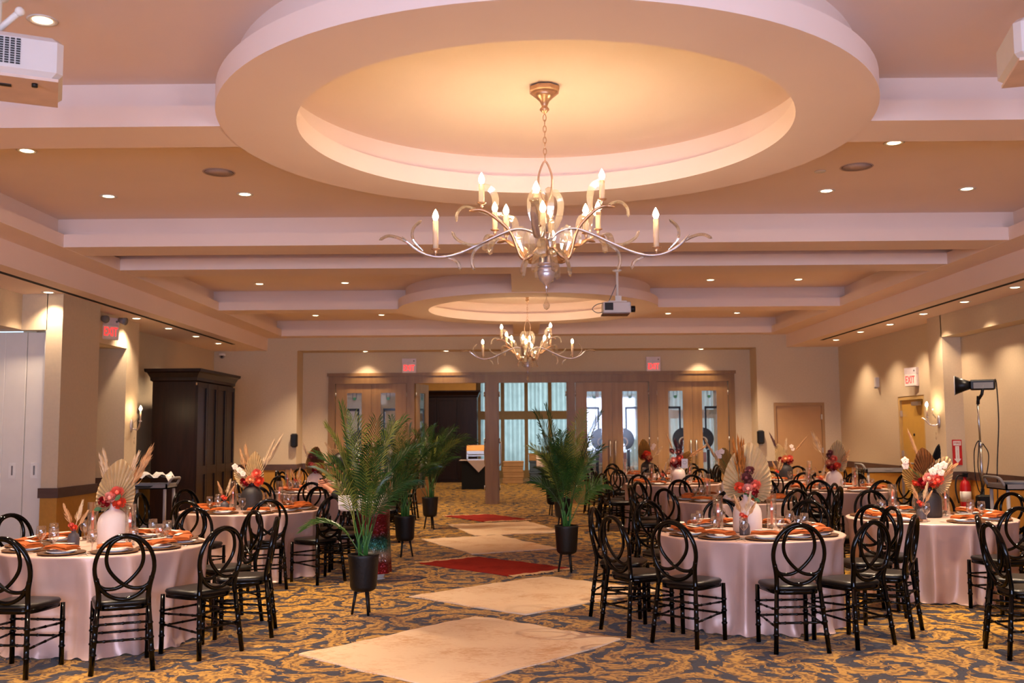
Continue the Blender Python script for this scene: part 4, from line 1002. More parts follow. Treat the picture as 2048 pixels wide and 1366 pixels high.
B_T2 = [('leaf', 0.02, 0.03, 0.0, 0.36, 0.22, 2, LC), ('leaf', -0.05, 0.02, 0.0, 0.22, 0.18, -42, LC), ('plume', 0.06, 0.04, 0.02, 0.52, 28, 0.04, M_PLC), ('plume', 0.05, 0.04, 0.02, 0.46, 22, 0.04, M_PLC), ('plume', -0.03, 0.03, 0.03, 0.38, -8, 0.04, M_PLT), ('plume', -0.05, 0.03, 0.03, 0.33, -16, 0.04, M_PLT),
        ('orchid', -0.19, -0.02, 0.18, 0.040), ('orchid', -0.14, -0.03, 0.14, 0.040), ('orchid', -0.1, -0.04, 0.10, 0.038), ('stem', (0, 0, 0), (-0.17, 0, 0.17)), ('rose', 0.05, -0.05, 0.10, 0.05, 'coral'), ('rose', -0.02, -0.06, 0.03, 0.045, 'peach'), ('rose', -0.085, -0.04, 0.0, 0.048, 'red'), ('rose', 0.08, -0.06, 0.01, 0.055, 'orange')]
B_T3 = [('leaf', 0.0, 0.03, 0.0, 0.36, 0.29, 0, LG), ('leaf', 0.01, 0.0, 0.1, 0.26, 0.17, 4, LB), ('plume', -0.05, 0.02, 0.02, 0.36, -20, 0.04, M_PLC), ('rose', -0.06, -0.05, 0.08, 0.045, 'coral'), ('rose', 0.01, -0.07, 0.06, 0.05, 'peach'), ('rose', 0.08, -0.05, 0.03, 0.05, 'orange'), ('rose', 0.01, -0.06, -0.0, 0.05, 'red'), ('rose', -0.06, -0.03, 0.2, 0.045, 'mauve'), ('rose', 0.02, -0.03, 0.2, 0.04, 'mauve')]
B_T4 = [('leaf', -0.06, 0.02, 0.0, 0.30, 0.2, -24, LC), ('leaf', 0.05, 0.03, 0.0, 0.28, 0.2, 20, LG), ('plume', -0.08, 0.0, 0.02, 0.4, -34, 0.06, M_PLC), ('rose', 0.05, -0.05, 0.06, 0.055, 'orange'), ('rose', -0.03, -0.06, 0.03, 0.05, 'coral'), ('rose', 0.08, -0.04, 0.0, 0.05, 'red'), ('orchid', -0.08, -0.05, 0.13, 0.040)]
B_T5 = [('leaf', 0.0, 0.04, 0.03, 0.43, 0.41, 6, LC), ('plume', -0.04, 0.0, 0.02, 0.43, -4, 0.03, M_PLR), ('plume', -0.05, 0.01, 0.02, 0.42, -7, 0.03, M_PLR), ('plume', -0.03, 0.01, 0.02, 0.42, -1, 0.03, M_PLR), ('plume', -0.02, 0.02, 0.02, 0.4, 1, 0.03, M_PLR),
        ('rose', 0.03, -0.05, 0.21, 0.036, 'mauve'), ('rose', -0.0, -0.06, 0.15, 0.04, 'mauve'), ('rose', 0.02, -0.05, 0.12, 0.036, 'mauve'), ('rose', -0.055, -0.06, 0.065, 0.046, 'orange'), ('rose', 0.01, -0.08, 0.06, 0.04, 'pink'), ('rose', 0.07, -0.06, 0.085, 0.046, 'coral'), ('rose', 0.055, -0.06, 0.015, 0.042, 'red'), ('green', 0.0, -0.08, 0.0, 0.06, 100), ('green', 0.06, -0.03, -0.02, 0.06, 130)]
B_T6 = [('leaf', 0.0, 0.03, 0.02, 0.36, 0.25, -6, LB), ('leaf', 0.06, 0.04, 0.0, 0.32, 0.26, 26, LC), ('leaf', 0.05, 0.05, 0.08, 0.34, 0.1, 12, M_VASED), ('leaf', -0.07, 0.02, -0.02, 0.24, 0.2, -40, LG), ('plume', -0.02, 0.03, 0.1, 0.42, -18, 0.03, M_PLT), ('plume', 0.05, 0.02, 0.0, 0.28, 46, 0.04, M_PLT), ('plume', -0.06, 0.02, 0.0, 0.28, -30, 0.05, M_PLR),
        ('orchid', -0.2, -0.03, 0.24, 0.044), ('orchid', -0.2, -0.03, 0.19, 0.040), ('stem', (0, 0, 0), (-0.19, -0.02, 0.2)), ('orchid', 0.1, -0.06, 0.18, 0.044), ('orchid', 0.15, -0.06, 0.2, 0.044), ('orchid', 0.05, -0.07, 0.14, 0.044), ('orchid', 0.12, -0.07, 0.13, 0.040), ('rose', 0.01, -0.07, 0.07, 0.05, 'pink'), ('rose', 0.09, -0.06, 0.05, 0.055, 'coral'), ('rose', 0.06, -0.07, 0.03, 0.05, 'orange'), ('rose', -0.04, -0.06, 0.02, 0.055, 'red'), ('rose', -0.12, -0.02, 0.02, 0.03, 'orange')]
B_T7 = [('plume', -0.06, 0.0, 0.0, 0.46, -30, 0.03, M_PLT), ('orchid', -0.15, -0.02, 0.27, 0.040), ('orchid', -0.1, -0.02, 0.29, 0.040), ('orchid', -0.13, -0.03, 0.23, 0.036), ('stem', (0, 0, 0), (-0.13, 0, 0.25)), ('leaf', -0.02, 0.03, 0.05, 0.3, 0.2, -12, LG), ('rose', 0.0, -0.06, 0.05, 0.05, 'red'), ('rose', 0.07, -0.05, 0.04, 0.05, 'coral')]
B_T8 = [('plume', 0.0, 0.03, 0.05, 0.34, -6, 0.08, M_PLP), ('plume', 0.03, 0.03, 0.05, 0.34, 8, 0.08, M_PLP), ('plume', 0.06, 0.0, 0.05, 0.44, 58, 0.04, M_PLT), ('plume', -0.03, 0.02, 0.1, 0.4, -20, 0.02, M_PLT), ('leaf', 0.08, 0.03, 0.0, 0.26, 0.2, 30, LG), ('rose', -0.09, -0.04, 0.22, 0.045, 'mauve'), ('rose', 0.02, -0.05, 0.2, 0.05, 'mauve'), ('rose', 0.03, -0.06, 0.11, 0.055, 'coral'), ('rose', -0.06, -0.06, 0.07, 0.055, 'pink'), ('rose', -0.07, -0.05, 0.0, 0.06, 'red'), ('rose', 0.03, -0.05, 0.02, 0.05, 'red')]
B_T9 = [('leaf', -0.03, 0.03, 0.05, 0.36, 0.26, -6, LG), ('plume', 0.09, 0.02, 0.0, 0.3, 40, 0.05, M_PLC), ('rose', 0.0, -0.05, 0.1, 0.07, 'orange'), ('rose', 0.04, -0.07, 0.05, 0.055, 'peach'), ('rose', -0.05, -0.05, 0.04, 0.06, 'red'), ('rose', 0.06, -0.04, 0.0, 0.05, 'red'), ('orchid', 0.11, -0.04, 0.22, 0.048), ('orchid', 0.14, -0.04, 0.27, 0.048)]
B_T10 = [('leaf', -0.06, 0.03, 0.05, 0.28, 0.2, -14, LC), ('plume', -0.06, 0.03, 0.05, 0.44, -24, 0.04, M_PLP), ('plume', 0.05, 0.02, 0.05, 0.46, 40, 0.03, M_PLT), ('plume', 0.0, 0.02, 0.05, 0.32, 4, 0.05, M_PLC), ('orchid', 0.11, -0.04, 0.27, 0.040), ('orchid', 0.13, -0.04, 0.22, 0.036), ('rose', 0.0, -0.06, 0.05, 0.06, 'peach'), ('rose', 0.07, -0.05, 0.06, 0.055, 'coral'), ('rose', -0.07, -0.05, 0.03, 0.055, 'red'), ('rose', 0.08, -0.04, 0.0, 0.055, 'red')]
B_T11 = [('leaf', 0.04, 0.04, 0.02, 0.40, 0.29, 6, LC), ('plume', -0.1, 0.03, 0.05, 0.46, -22, 0.07, M_PLC), ('plume', 0.06, 0.0, 0.0, 0.28, 34, 0.07, M_PLT), ('rose', -0.04, -0.05, 0.22, 0.04, 'mauve'), ('rose', -0.06, -0.05, 0.17, 0.045, 'mauve'), ('rose', 0.0, -0.06, 0.13, 0.05, 'coral'), ('rose', -0.06, -0.06, 0.07, 0.05, 'peach'), ('rose', 0.05, -0.06, 0.03, 0.05, 'orange'), ('rose', -0.03, -0.06, 0.01, 0.06, 'red')]
def ang10(a0): return [a0 + 36 * k for k in range(10)]
# name, centre, chair angles, vase kind, bouquet, vase offset, cloth, bud vase offset, candle offsets, cutlery
TABLES = [
    ('first table of left row', (-3.27, 8.0), [-61.5, -28, 8, 42, 78, 114, 150, 186, 222, 262], 'w', B_T1, (0.02, 0.1), 0, (-0.22, -0.08), ((-0.20, 0.22), (0.20, -0.02)), True, 1.02),
    ('second table of left row', (-3.06, 11.58), [-68, -34, -2, 32, 68, 104, 140, 176, 214, 254], 'd', B_T2, (0.0, 0.0), 1, (-0.26, -0.18), ((-0.26, 0.16), (0.3, 0.08)), False, 1.04),
    ('third table of left row', (-2.95, 15.2), ang10(-84), 'w', B_T3, (-0.12, 0.05), 2, (-0.42, 0.1), ((-0.55, 0.1), (0.28, 0.2)), False, 1.02),
    ('last table of left row', (-3.15, 18.7), ang10(-70), 'd', B_T4, (-0.1, 0.0), 3, (-0.3, 0.0), ((-0.4, 0.1), (0.3, 0.1)), False, 1.02),
    ('first table of middle row', (1.98, 8.66), [-157, -126, -89, -61, -32, 8, 52, 88, 122, 166], 'w', B_T5, (0.0, 0.02), 2, (-0.08, -0.22), ((-0.28, -0.12), (0.23, 0.1)), True, 1.05),
    ('second table of middle row', (2.72, 12.7), ang10(-104), 'w', B_T7, (0.0, 0.1), 3, (0.2, -0.2), ((-0.3, 0.1), (0.3, 0.1)), False, 1.02),
    ('third table of middle row', (2.6, 16.75), ang10(-86), 'w', B_T8, (0.04, -0.27), 0, (-0.2, -0.25), ((-0.36, -0.05), (0.3, 0.1)), False, 1.02),
    ('last table of middle row', (2.66, 19.85), ang10(-98), 'd', B_T9, (-0.1, -0.1), 1, (-0.08, -0.45), ((-0.5, 0.2), (0.4, 0.2)), False, 1.06),
    ('second table of right row', (4.09, 10.0), [-135, -81, -42, -6, 30, 64, 98, 132, 160, 188], 'd', B_T6, (0.0, 0.02), 1, (-0.17, -0.22), ((-0.32, 0.12), (0.2, 0.1)), True, 1.01),
    ('third table of right row', (4.7, 14.7), ang10(-83), 'w', B_T11, (-0.05, 0.05), 0, (-0.24, 0.05), ((-0.42, 0.05), (0.26, 0.05)), False, 1.02),
    ('last table of right row', (4.75, 17.75), ang10(-80), 'd', B_T10, (0.0, 0.0), 2, (-0.2, -0.2), ((-0.38, 0.1), (0.45, 0.1)), False, 1.02),
    ('first table of right row', (4.72, 7.25), [148, 178, 207], None, None, None, 3, None, (), False, 1.02),
]
KEYS = {}
# place settings and chairs of which the view shows nothing
SKIP = set('c8.9 k0.0 f0.1 f0.2 k0.2 f0.3 k0.3 f0.4 k0.4 f0.5 k0.5 f0.6 k0.6 f0.7 k0.7 f0.8 f0.9 s1.3 s1.4 s1.5 n1.5 s1.7 s2.1 g2.1 p2.2 s2.2 n2.2 g2.2 p2.3 s2.3 n2.3 g2.3 c2.4 p2.4 s2.4 n2.4 g2.5 s2.6 p2.7 s2.7 s2.8 c3.0 p3.0 s3.0 n3.0 g3.0 p3.1 s3.1 n3.1 g3.1 p3.2 s3.2 n3.2 g3.2 p3.3 s3.3 n3.3 g3.3 p3.4 s3.4 n3.4 g3.4 c3.5 p3.5 s3.5 n3.5 g3.5 p3.6 s3.6 n3.6 g3.6 p3.7 s3.7 n3.7 g3.7 p3.8 s3.8 n3.8 g3.8 s3.9 g3.9 f4.0 k4.0 f4.1 k4.2 f4.3 k4.3 f4.4 k4.4 f4.5 k4.5 f4.6 k4.6 f4.7 k4.7 f4.8 k4.8 f4.9 s5.0 n5.0 g5.0 s5.1 g5.1 s5.3 g5.3 p5.4 s5.4 n5.4 g5.4 c5.5 p5.5 s5.5 n5.5 s5.6 s6.0 c6.1 s6.1 c6.2 s6.2 c6.3 p6.3 s6.3 g6.3 p6.4 s6.4 n6.4 g6.4 s6.5 p6.6 s6.6 s6.7 s6.8 p7.0 s7.0 n7.0 g7.0 p7.1 s7.1 p7.2 s7.2 n7.2 g7.2 p7.3 s7.3 n7.3 g7.3 p7.4 s7.4 p7.5 s7.5 n7.5 g7.5 p7.6 s7.6 p7.7 s7.7 n7.7 s7.8 n7.8 f8.0 k8.1 k8.2 f8.3 k8.3 f8.4 k8.4 f8.5 k8.5 f8.6 k8.6 f8.7 k8.7 f8.8 k8.8 f8.9 k8.9 p9.2 s9.2 g9.4 s9.5 c9.6 p9.6 s9.6 c9.7 s9.7 s9.8 s9.9 s10.0 p10.1 s10.1 p10.2 s10.2 g10.2 p10.3 s10.3 s10.4 g10.4 c10.5 p10.5 s10.5 n10.5 g10.5 p10.6 s10.6 n10.6 g10.6 p10.7 s10.7 n10.7 g10.7 c10.8 p10.8 s10.8 n10.8 l3.1 l5.1 l10.0 b3 b5 b7'.split())
def rank(items):
    """words for each (x, y) item around a table: side and order from the left as the camera sees it"""
    cx = sum(p[0] for p in items) / len(items); cy = sum(p[1] for p in items) / len(items); d0 = math.hypot(cx, cy)
    out = [None] * len(items)
    for side, test in (('near', True), ('far', False)):
        ids = sorted((i for i, p in enumerate(items) if (math.hypot(*p) < d0) == test), key=lambda i: items[i][0] / items[i][1])
        for k, i in enumerate(ids): out[i] = '%s from left, %s side' % (ORD[k], side)
    return out
rnd = random.Random(7)
for ti, (tn, (cx, cy), angs, vk, bq, vo_, ci, bo, cands, cutl, RC) in enumerate(TABLES):
    lookx = {'w': 'white', 'd': 'charcoal', None: ''}[vk]
    row = ('left', 'middle', 'right')[[r in tn for r in ('left', 'middle', 'right')].index(True)]
    t = thing('banquet_table', 'round table under blush satin cloth, %s' % tn, 'table', (cx, cy, 0), 0, 'round banquet tables')
    put('tablecloth', CLOTHS[ci], t, (0, 0, 0), (0, 0, rnd.uniform(0, 6))); put('tabletop', table_top_me, t)
    for a in (45, 135, 225, 315): put('leg', tleg_me, t, (0.5 * math.cos(R(a)), 0.5 * math.sin(R(a)), 0))
    pts = [(cx + math.cos(R(a)), cy + math.sin(R(a))) for a in angs]; words_ = rank(pts)
    if len(angs) == 3: words_ = ['farthest of three', 'middle of three', 'nearest of three']
    for ai, (a, w) in enumerate(zip(angs, words_)):
        rr = RC + rnd.uniform(-0.005, 0.03); aa = R(a + rnd.uniform(-1.5, 1.5)); turn = R(rnd.uniform(-6, 6)); nk = rnd.randrange(4); n1, n2, n3 = R(rnd.uniform(-22, 22)), R(rnd.uniform(-8, 8)), rnd.uniform(0.97, 1.03)
        def want(k, label):
            KEYS[label] = '%s%d.%d' % (k, ti, ai)
            return None if KEYS[label] in SKIP else label
        lb = want('c', 'glossy black oval-back chair, %s, %s' % (w, tn))
        if lb: chair(lb, cx + rr * math.cos(aa), cy + rr * math.sin(aa), aa + PI / 2 + turn, 'chairs of the %s' % tn)
        if len(angs) == 3: continue
        ux, uy = math.cos(R(a)), math.sin(R(a)); tx, ty = -uy, ux          # outward, sideways
        px, py = cx + 0.59 * ux, cy + 0.59 * uy; ro = R(a) + PI / 2
        lb = want('p', 'brown woven charger plate, %s, %s' % (w, tn))
        if lb: ch = put('charger_plate', charger_me, None, (px, py, TH + 0.001)); tag(ch, lb, 'charger', 'chargers of the %s' % tn); put('braided_rim', rim_me, ch)
        lb = want('s', 'white plate on charger, %s, %s' % (w, tn))
        if lb: tag(put('side_plate', plate_me, None, (px, py, TH + 0.0055)), lb, 'plate', 'plates of the %s' % tn)
        lb = want('n', 'folded rust napkin on plate, %s, %s' % (w, tn))
        if lb: tag(put('napkin', NAPK[nk], None, (px, py, TH + 0.008), (0, 0, ro + n1)), lb, 'napkin', 'napkins of the %s' % tn)
        if cutl:
            lb = want('m', 'cream menu card on napkin, %s, %s' % (w, tn))
            if lb: tag(put('menu_card', card_me, None, (px, py, TH + 0.0075), (0, 0, ro + n2)), lb, 'card', 'menu cards of the %s' % tn)
        lb = want('g', 'clear stemmed goblet, %s, %s' % (w, tn))
        if lb: tag(put('water_goblet', goblet_me, None, (cx + 0.44 * ux + 0.15 * tx, cy + 0.44 * uy + 0.15 * ty, TH + 0.001), (0, 0, 0), n3), lb, 'goblet', 'goblets of the %s' % tn)
        if cutl:
            lb = want('f', 'steel fork beside charger, %s, %s' % (w, tn))
            if lb: tag(put('fork', fork_me, None, (px - 0.195 * tx, py - 0.195 * ty, TH + 0.001), (0, 0, ro)), lb, 'fork', 'forks of the %s' % tn)
            lb = want('k', 'steel knife beside charger, %s, %s' % (w, tn))
            if lb: tag(put('knife', knife_me, None, (px + 0.19 * tx, py + 0.19 * ty, TH + 0.001), (0, 0, ro)), lb, 'knife', 'knives of the %s' % tn)
    if not vk: continue
    vx, vy = cx + vo_[0], cy + vo_[1]; yaw = math.atan2(-vx, vy)   # arrangements turn toward the aisle end of the hall
    tag(put('bottle_vase', vase_w if vk == 'w' else vase_d, None, (vx, vy, TH + 0.001)), 'large %s bottle vase in the middle of the %s' % (lookx, tn), 'vase', 'bottle vases')
    fl = thing('flower_arrangement', 'fan leaf, pampas and rose arrangement in %s vase, %s' % (lookx, tn), 'flowers', (vx, vy, TH + 0.315), yaw * 0.9, 'flower arrangements')
    random.seed(100 + ti); bouquet(fl, bq)
    put('stem_bundle', (MB().lathe([(0.004, -0.05), (0.016, 0.0), (0.03, 0.03), (0.005, 0.04)], 8), M_GREEN), fl)
    bx, by_ = cx + bo[0], cy + bo[1]
    if 'b%d' % ti not in SKIP:
        tag(put('bud_vase', bud_me, None, (bx, by_, TH + 0.001)), 'small slate bud vase on the %s' % tn, 'vase', 'bud vases')
        sp = thing('dried_sprig', 'dried blooms in the bud vase on the %s' % tn, 'flowers', (bx, by_, TH + 0.115), yaw * 0.9, 'dried sprigs')
        bouquet(sp, [('plume', 0.0, 0.0, 0.0, 0.22, 14, 0.03, M_PLC), ('plume', -0.005, 0.0, 0.0, 0.2, -20, 0.03, M_PLT), ('plume', 0.005, 0.0, 0.0, 0.17, 30, 0.02, M_PLT), ('rose', 0.0, -0.015, 0.03, 0.024, 'orange'), ('rose', -0.02, -0.01, 0.05, 0.02, 'coral')])
    for k, (dx, dy) in enumerate(cands):
        if 'l%d.%d' % (ti, k) in SKIP: continue
        o = thing('candle_lantern', 'coral taper in clear glass cylinder, %s of the vase, %s' % (('left', 'right')[k], tn), 'candle', (cx + dx, cy + dy, TH + 0.001), 0, 'taper candles in glass cylinders')
        put('glass_cylinder', cylg_me, o); put('candle_holder', hold_me, o); put('taper_candle', taper_me, o)
# tumbler with a ribbed look and the little table sign
tag(put('glass_tumbler', tumbler_me, None, (2.42, 8.42, TH + 0.001)), 'straight clear tumbler among goblets on the first table of middle row', 'tumbler')
o = thing('table_sign', 'white card sign on thin stand before the third middle-row vase', 'sign', (2.70, 16.15, TH + 0.001))
put('stand', (MB().lathe([(0.03, 0), (0.03, 0.004), (0.003, 0.006)], 12).cyl((0, 0, 0), (0, 0, 0.33), 0.003, n=6), M_METAL), o)
put('card', (MB().box(-0.05, -0.004, 0.27, 0.05, 0.0, 0.42), M_PLATE), o)
put('printed_frame', (MB().tube([(0.032 * math.cos(a), -0.005, 0.36 + 0.025 * math.sin(a)) for a in [2 * PI * (k + 0.5) / 8 for k in range(8)]], 0.0025, 4, closed=True), M_GREYP), o)

# ------------------------------------------------------------------ potted palms
M_FROND = [mat('palm_green', '#48692a', 0.3, var=0.35, scale=9), mat('palm_green_deep', '#2b4a1e', 0.3, var=0.3, scale=9), mat('palm_green_yellow', '#8a8f3c', 0.32, var=0.3, scale=9)]
M_STEM = mat('palm_stem', '#3c7030', 0.45, var=0.15); M_POT = mat('black_pot', '#0a0a0c', 0.5, var=0.15, bump=0.25, bscale=40); M_SOIL = mat('potting_soil', '#2a1c12', 0.95, var=0.3, scale=60)
pot_prof = [(0.001, 0.205), (0.08, 0.205), (0.108, 0.222), (0.118, 0.25), (0.135, 0.5), (0.14, 0.525), (0.134, 0.528), (0.128, 0.5), (0.126, 0.49)]
pot_me = MB().lathe(pot_prof, 28).mesh('pot', M_POT); soil_me = MB().lathe([(0.001, 0.497), (0.128, 0.492)], 20).mesh('soil', M_SOIL)
pleg_me = [MB().cyl((0.062 * math.cos(a), 0.062 * math.sin(a), 0.22), (0.1 * math.cos(a), 0.1 * math.sin(a), 0.0), 0.015, 0.011, n=8).mesh('leg', M_BLACKM) for a in (R(-90 + 25), R(30 + 25), R(150 + 25))]
def frond(base, phi, length, lift, droop, rn, m, width=0.2, bare=0.28):
    """arching feather leaf: rachis tube and two rows of folded leaflets"""
    mb = MB(); d = Vector((math.cos(phi), math.sin(phi), 0)); n = 16; pts = []
    p = Vector(base); el = lift
    for i in range(n + 1):
        pts.append(p.copy()); el_i = el - droop * (i / n) ** 1.8
        p = p + (d * math.cos(el_i) + Vector((0, 0, math.sin(el_i)))) * length / n
    mb.tube(pts, [0.006 * (1 - 0.8 * i / n) for i in range(n + 1)], 5)
    tw = rn.uniform(-0.9, 0.9); np_ = 23
    for k in range(np_):
        t = bare + (1 - bare) * k / (np_ - 1); f = t * n; i = min(n - 1, int(f)); b = pts[i].lerp(pts[i + 1], f - i); tg = (pts[i + 1] - pts[i]).normalized()
        side = Matrix.Rotation(tw, 3, tg) @ Vector((-math.sin(phi), math.cos(phi), 0))
        u = (t - bare) / (1 - bare); L = width * (0.7 + 2.0 * u * (1 - u)) * rn.uniform(0.85, 1.15) * (1.0 if u < 0.97 else 0.9)
        nr = side.cross(tg)
        for s in (-1, 1):
            dirv = (side * s * (1.0 - 0.5 * u) + tg * (0.6 + 0.5 * u) + nr * -0.15).normalized(); wv = tg * 0.0095
            m1 = b + dirv * L * 0.5 + Vector((0, 0, -0.01 * L)); tip = b + dirv * L + Vector((0, 0, -(0.10 + 0.25 * rn.random()) * L))
            fold = nr * 0.004
            mb.add([b - wv * 0.35, b + wv * 0.35, m1 + wv * 0.9 + fold, m1 + fold * -1, m1 - wv * 0.9 + fold, tip], [(0, 1, 2, 3), (0, 3, 4), (4, 3, 5), (3, 2, 5)])
    return mb.mesh('frond', m)
def palm(label, x, y, rz, seed, fronds, hscale=1.0):
    rn = random.Random(seed)
    o = thing('potted_palm', label, 'potted palm', (x, y, 0), rz, 'potted palms along the aisle')
    p = put('pot', pot_me, o); put('soil', soil_me, p)
    for me in pleg_me: put('leg', me, o)
    for (phi, L, lift, droop, h) in fronds:
        bx, by2 = rn.uniform(-0.045, 0.045), rn.uniform(-0.045, 0.045); ph = R(phi - 0) - rz
        hb = 0.49 + h * hscale; bb = Vector((bx + 0.05 * math.cos(ph), by2 + 0.05 * math.sin(ph), hb))
        f = put('frond', frond(bb, ph, L * hscale, R(lift), R(droop), rn, M_FROND[rn.choice((0, 0, 1, 1, 2))], 0.2 * hscale), o)
        put('cane', (MB().tube([(bx, by2, 0.48), (bx * 1.2, by2 * 1.2, 0.48 + h * 0.5 * hscale), tuple(bb)], [0.009, 0.008, 0.006], 6), M_STEM), f)
    return o
# azimuth (0 right, 90 away, 180 left, 270 toward camera), length, lift, droop, height of the crown point
F1 = [(190, 1.0, 87, 12, 0.34), (250, 0.92, 86, 22, 0.34), (330, 0.85, 84, 32, 0.36), (20, 0.95, 82, 42, 0.34), (170, 0.85, 82, 30, 0.34), (290, 0.75, 82, 40, 0.30), (0, 0.8, 78, 55, 0.30), (200, 0.75, 76, 50, 0.28), (80, 0.9, 85, 25, 0.34), (120, 0.8, 80, 40, 0.3), (350, 0.62, 74, 70, 0.24), (185, 0.55, 60, 100, 0.06), (30, 0.6, 72, 60, 0.22), (265, 0.65, 84, 30, 0.2), (215, 0.7, 80, 60, 0.22), (310, 0.6, 80, 50, 0.2), (150, 0.7, 78, 45, 0.24)]
F4 = [(165, 0.98, 86, 14, 0.36), (185, 0.95, 80, 18, 0.36), (15, 0.95, 82, 14, 0.36), (350, 0.95, 76, 16, 0.36), (270, 0.78, 84, 30, 0.30), (90, 0.78, 84, 30, 0.30), (200, 0.72, 76, 45, 0.28), (340, 0.72, 74, 45, 0.28), (230, 0.65, 78, 50, 0.22), (310, 0.65, 78, 50, 0.22), (10, 0.5, 66, 60, 0.14), (170, 0.5, 68, 60, 0.16), (130, 0.75, 80, 35, 0.3), (50, 0.75, 80, 35, 0.3), (250, 0.6, 84, 30, 0.2), (290, 0.6, 84, 30, 0.16)]
palm('nearest potted palm on the left of the aisle, black pot on three legs', -1.372, 9.0, R(10), 1, F1, 1.0)
palm('second potted palm on the left of the aisle', -1.461, 13.1, R(70), 2, F1, 0.97)
palm('third potted palm on the left of the aisle, fronds arching right', -1.456, 16.8, R(140), 3, [(10, 1.0, 66, 75, 0.36), (0, 0.95, 74, 70, 0.36)] + F1[1:], 0.98)
palm('nearest potted palm on the right of the aisle, V-shaped crown', 0.566, 11.6, R(0), 4, F4, 1.03)
palm('second potted palm on the right, half hidden behind the nearest one', 0.737, 16.45, R(40), 5, F4, 0.85)
palm('third potted palm on the right of the aisle near the doors', 0.69, 19.4, R(80), 6, F4, 0.8)

# ------------------------------------------------------------------ rugs down the aisle
def rug_material(name, base, fade, thr=0.56):
    m = bpy.data.materials.new(name); m.use_nodes = True
    nt = m.node_tree; N = nt.nodes; L = nt.links.new; b = N['Principled BSDF']
    tc = N.new('ShaderNodeTexCoord')
    n1 = N.new('ShaderNodeTexNoise'); n1.inputs['Scale'].default_value = 2.2; n1.inputs['Detail'].default_value = 4
    mp = N.new('ShaderNodeMapping'); mp.inputs['Scale'].default_value = (1, 3, 1); mp.inputs['Rotation'].default_value = (0, 0, 0.7)
    n2 = N.new('ShaderNodeTexNoise'); n2.inputs['Scale'].default_value = 13.0; n2.inputs['Detail'].default_value = 5; n2.inputs['Distortion'].default_value = 1.5
    L(tc.outputs['Object'], n1.inputs['Vector']); L(tc.outputs['Object'], mp.inputs['Vector']); L(mp.outputs[0], n2.inputs['Vector'])
    ad = N.new('ShaderNodeMath'); ad.operation = 'MULTIPLY'; L(n1.outputs['Fac'], ad.inputs[0]); L(n2.outputs['Fac'], ad.inputs[1])
    r = N.new('ShaderNodeValToRGB'); r.color_ramp.elements[0].position = 0.24; r.color_ramp.elements[0].color = lin(base); r.color_ramp.elements[1].position = 0.44; r.color_ramp.elements[1].color = lin(fade)
    L(ad.outputs[0], r.inputs['Fac']); L(r.outputs[0], b.inputs['Base Color']); b.inputs['Roughness'].default_value = 0.95; b.inputs['Specular IOR Level'].default_value = 0.1
    n3 = N.new('ShaderNodeTexNoise'); n3.inputs['Scale'].default_value = 240; L(tc.outputs['Object'], n3.inputs['Vector'])
    bp = N.new('ShaderNodeBump'); bp.inputs['Strength'].default_value = 0.2; bp.inputs['Distance'].default_value = 0.004; L(n3.outputs['Fac'], bp.inputs['Height']); L(bp.outputs[0], b.inputs['Normal'])
    return m
M_RUGB = rug_material('faded_beige_rug', '#e9cdac', '#cd9c70'); M_RUGR = rug_material('red_rug', '#a02c20', '#7c1d17')
M_FRINGE = mat('rug_fringe', '#d9b183', 0.9, var=0.1, scale=60)
def rug(label, c1, c2, c3, m, fringe=False, seed=0):
    c1, c2, c3 = (Vector((*c, 0)) for c in (c1, c2, c3)); c4 = c1 + c3 - c2; rn = random.Random(seed)
    ctr = (c1 + c3) / 2; o = thing('rug', label, 'rug', (ctr.x, ctr.y, 0.001), 0, 'rugs down the aisle')
    n = 36; p = [rn.uniform(0, 6) for _ in range(4)]
    def wav(t, k): return 0.010 * math.sin(9 * t + p[k]) + 0.007 * math.sin(21 * t + p[k] * 2)
    top = []
    e1 = (c2 - c1).normalized(); e2 = (c4 - c1).normalized()
    for i in range(n + 1):
        u = i / n; row = []
        for k in range(n + 1):
            v = k / n; q = c1 + (c2 - c1) * u + (c4 - c1) * v - ctr
            eu = wav(v, 0) * (1 - u) + wav(v, 1) * u; ev = wav(u, 2) * (1 - v) + wav(u, 3) * v
            q = q + e1 * eu + e2 * ev
            edge = max(0, abs(v - 0.5) * 2 - 0.9) * 10; edge2 = max(0, abs(u - 0.5) * 2 - 0.9) * 10
            row.append((q.x, q.y, 0.009 + 0.006 * edge * max(0, math.sin(24 * u + p[0])) + 0.006 * edge2 * max(0, math.sin(22 * v + p[1]))))
        top.append(row)
    mb = MB().grid(top)
    for line in ([r[0] for r in top], [r[-1] for r in top][::-1], top[0][::-1], top[-1]): mb.grid([line, [(x, y, 0.0) for x, y, z in line]])
    put('pile', (mb, m), o)
    if fringe:
        for (line, dv) in (([r[0] for r in top], -e2), ([r[-1] for r in top], e2)):
            q = [Vector(x) for x in line]; out = [x + dv * (0.10 + 0.02 * math.sin(i * 2.1)) for i, x in enumerate(q)]
            put('fringe', (MB().grid([[(x.x, x.y, x.z) for x in q], [(x.x, x.y, 0.003 + 0.01 * (i % 2)) for i, x in enumerate(out)]], smooth=False), M_FRINGE), o)
    return o
rug('nearest faded beige rug lying diagonally on the carpet', (-1.591, 7.357), (-0.361, 8.837), (0.793, 7.824), M_RUGB, seed=1)
rug('second faded beige rug from the camera, before the red one', (-1.06, 9.918), (0.291, 11.206), (1.40, 10.18), M_RUGB, seed=2)
rug('red rug with cream fringe in the middle of the aisle', (-1.206, 12.369), (-0.501, 12.965), (0.61, 11.86), M_RUGR, True, 3)
rug('faded beige rug just beyond the red fringed rug', (-1.443, 15.099), (-0.3, 15.66), (0.548, 13.838), M_RUGB, seed=4)
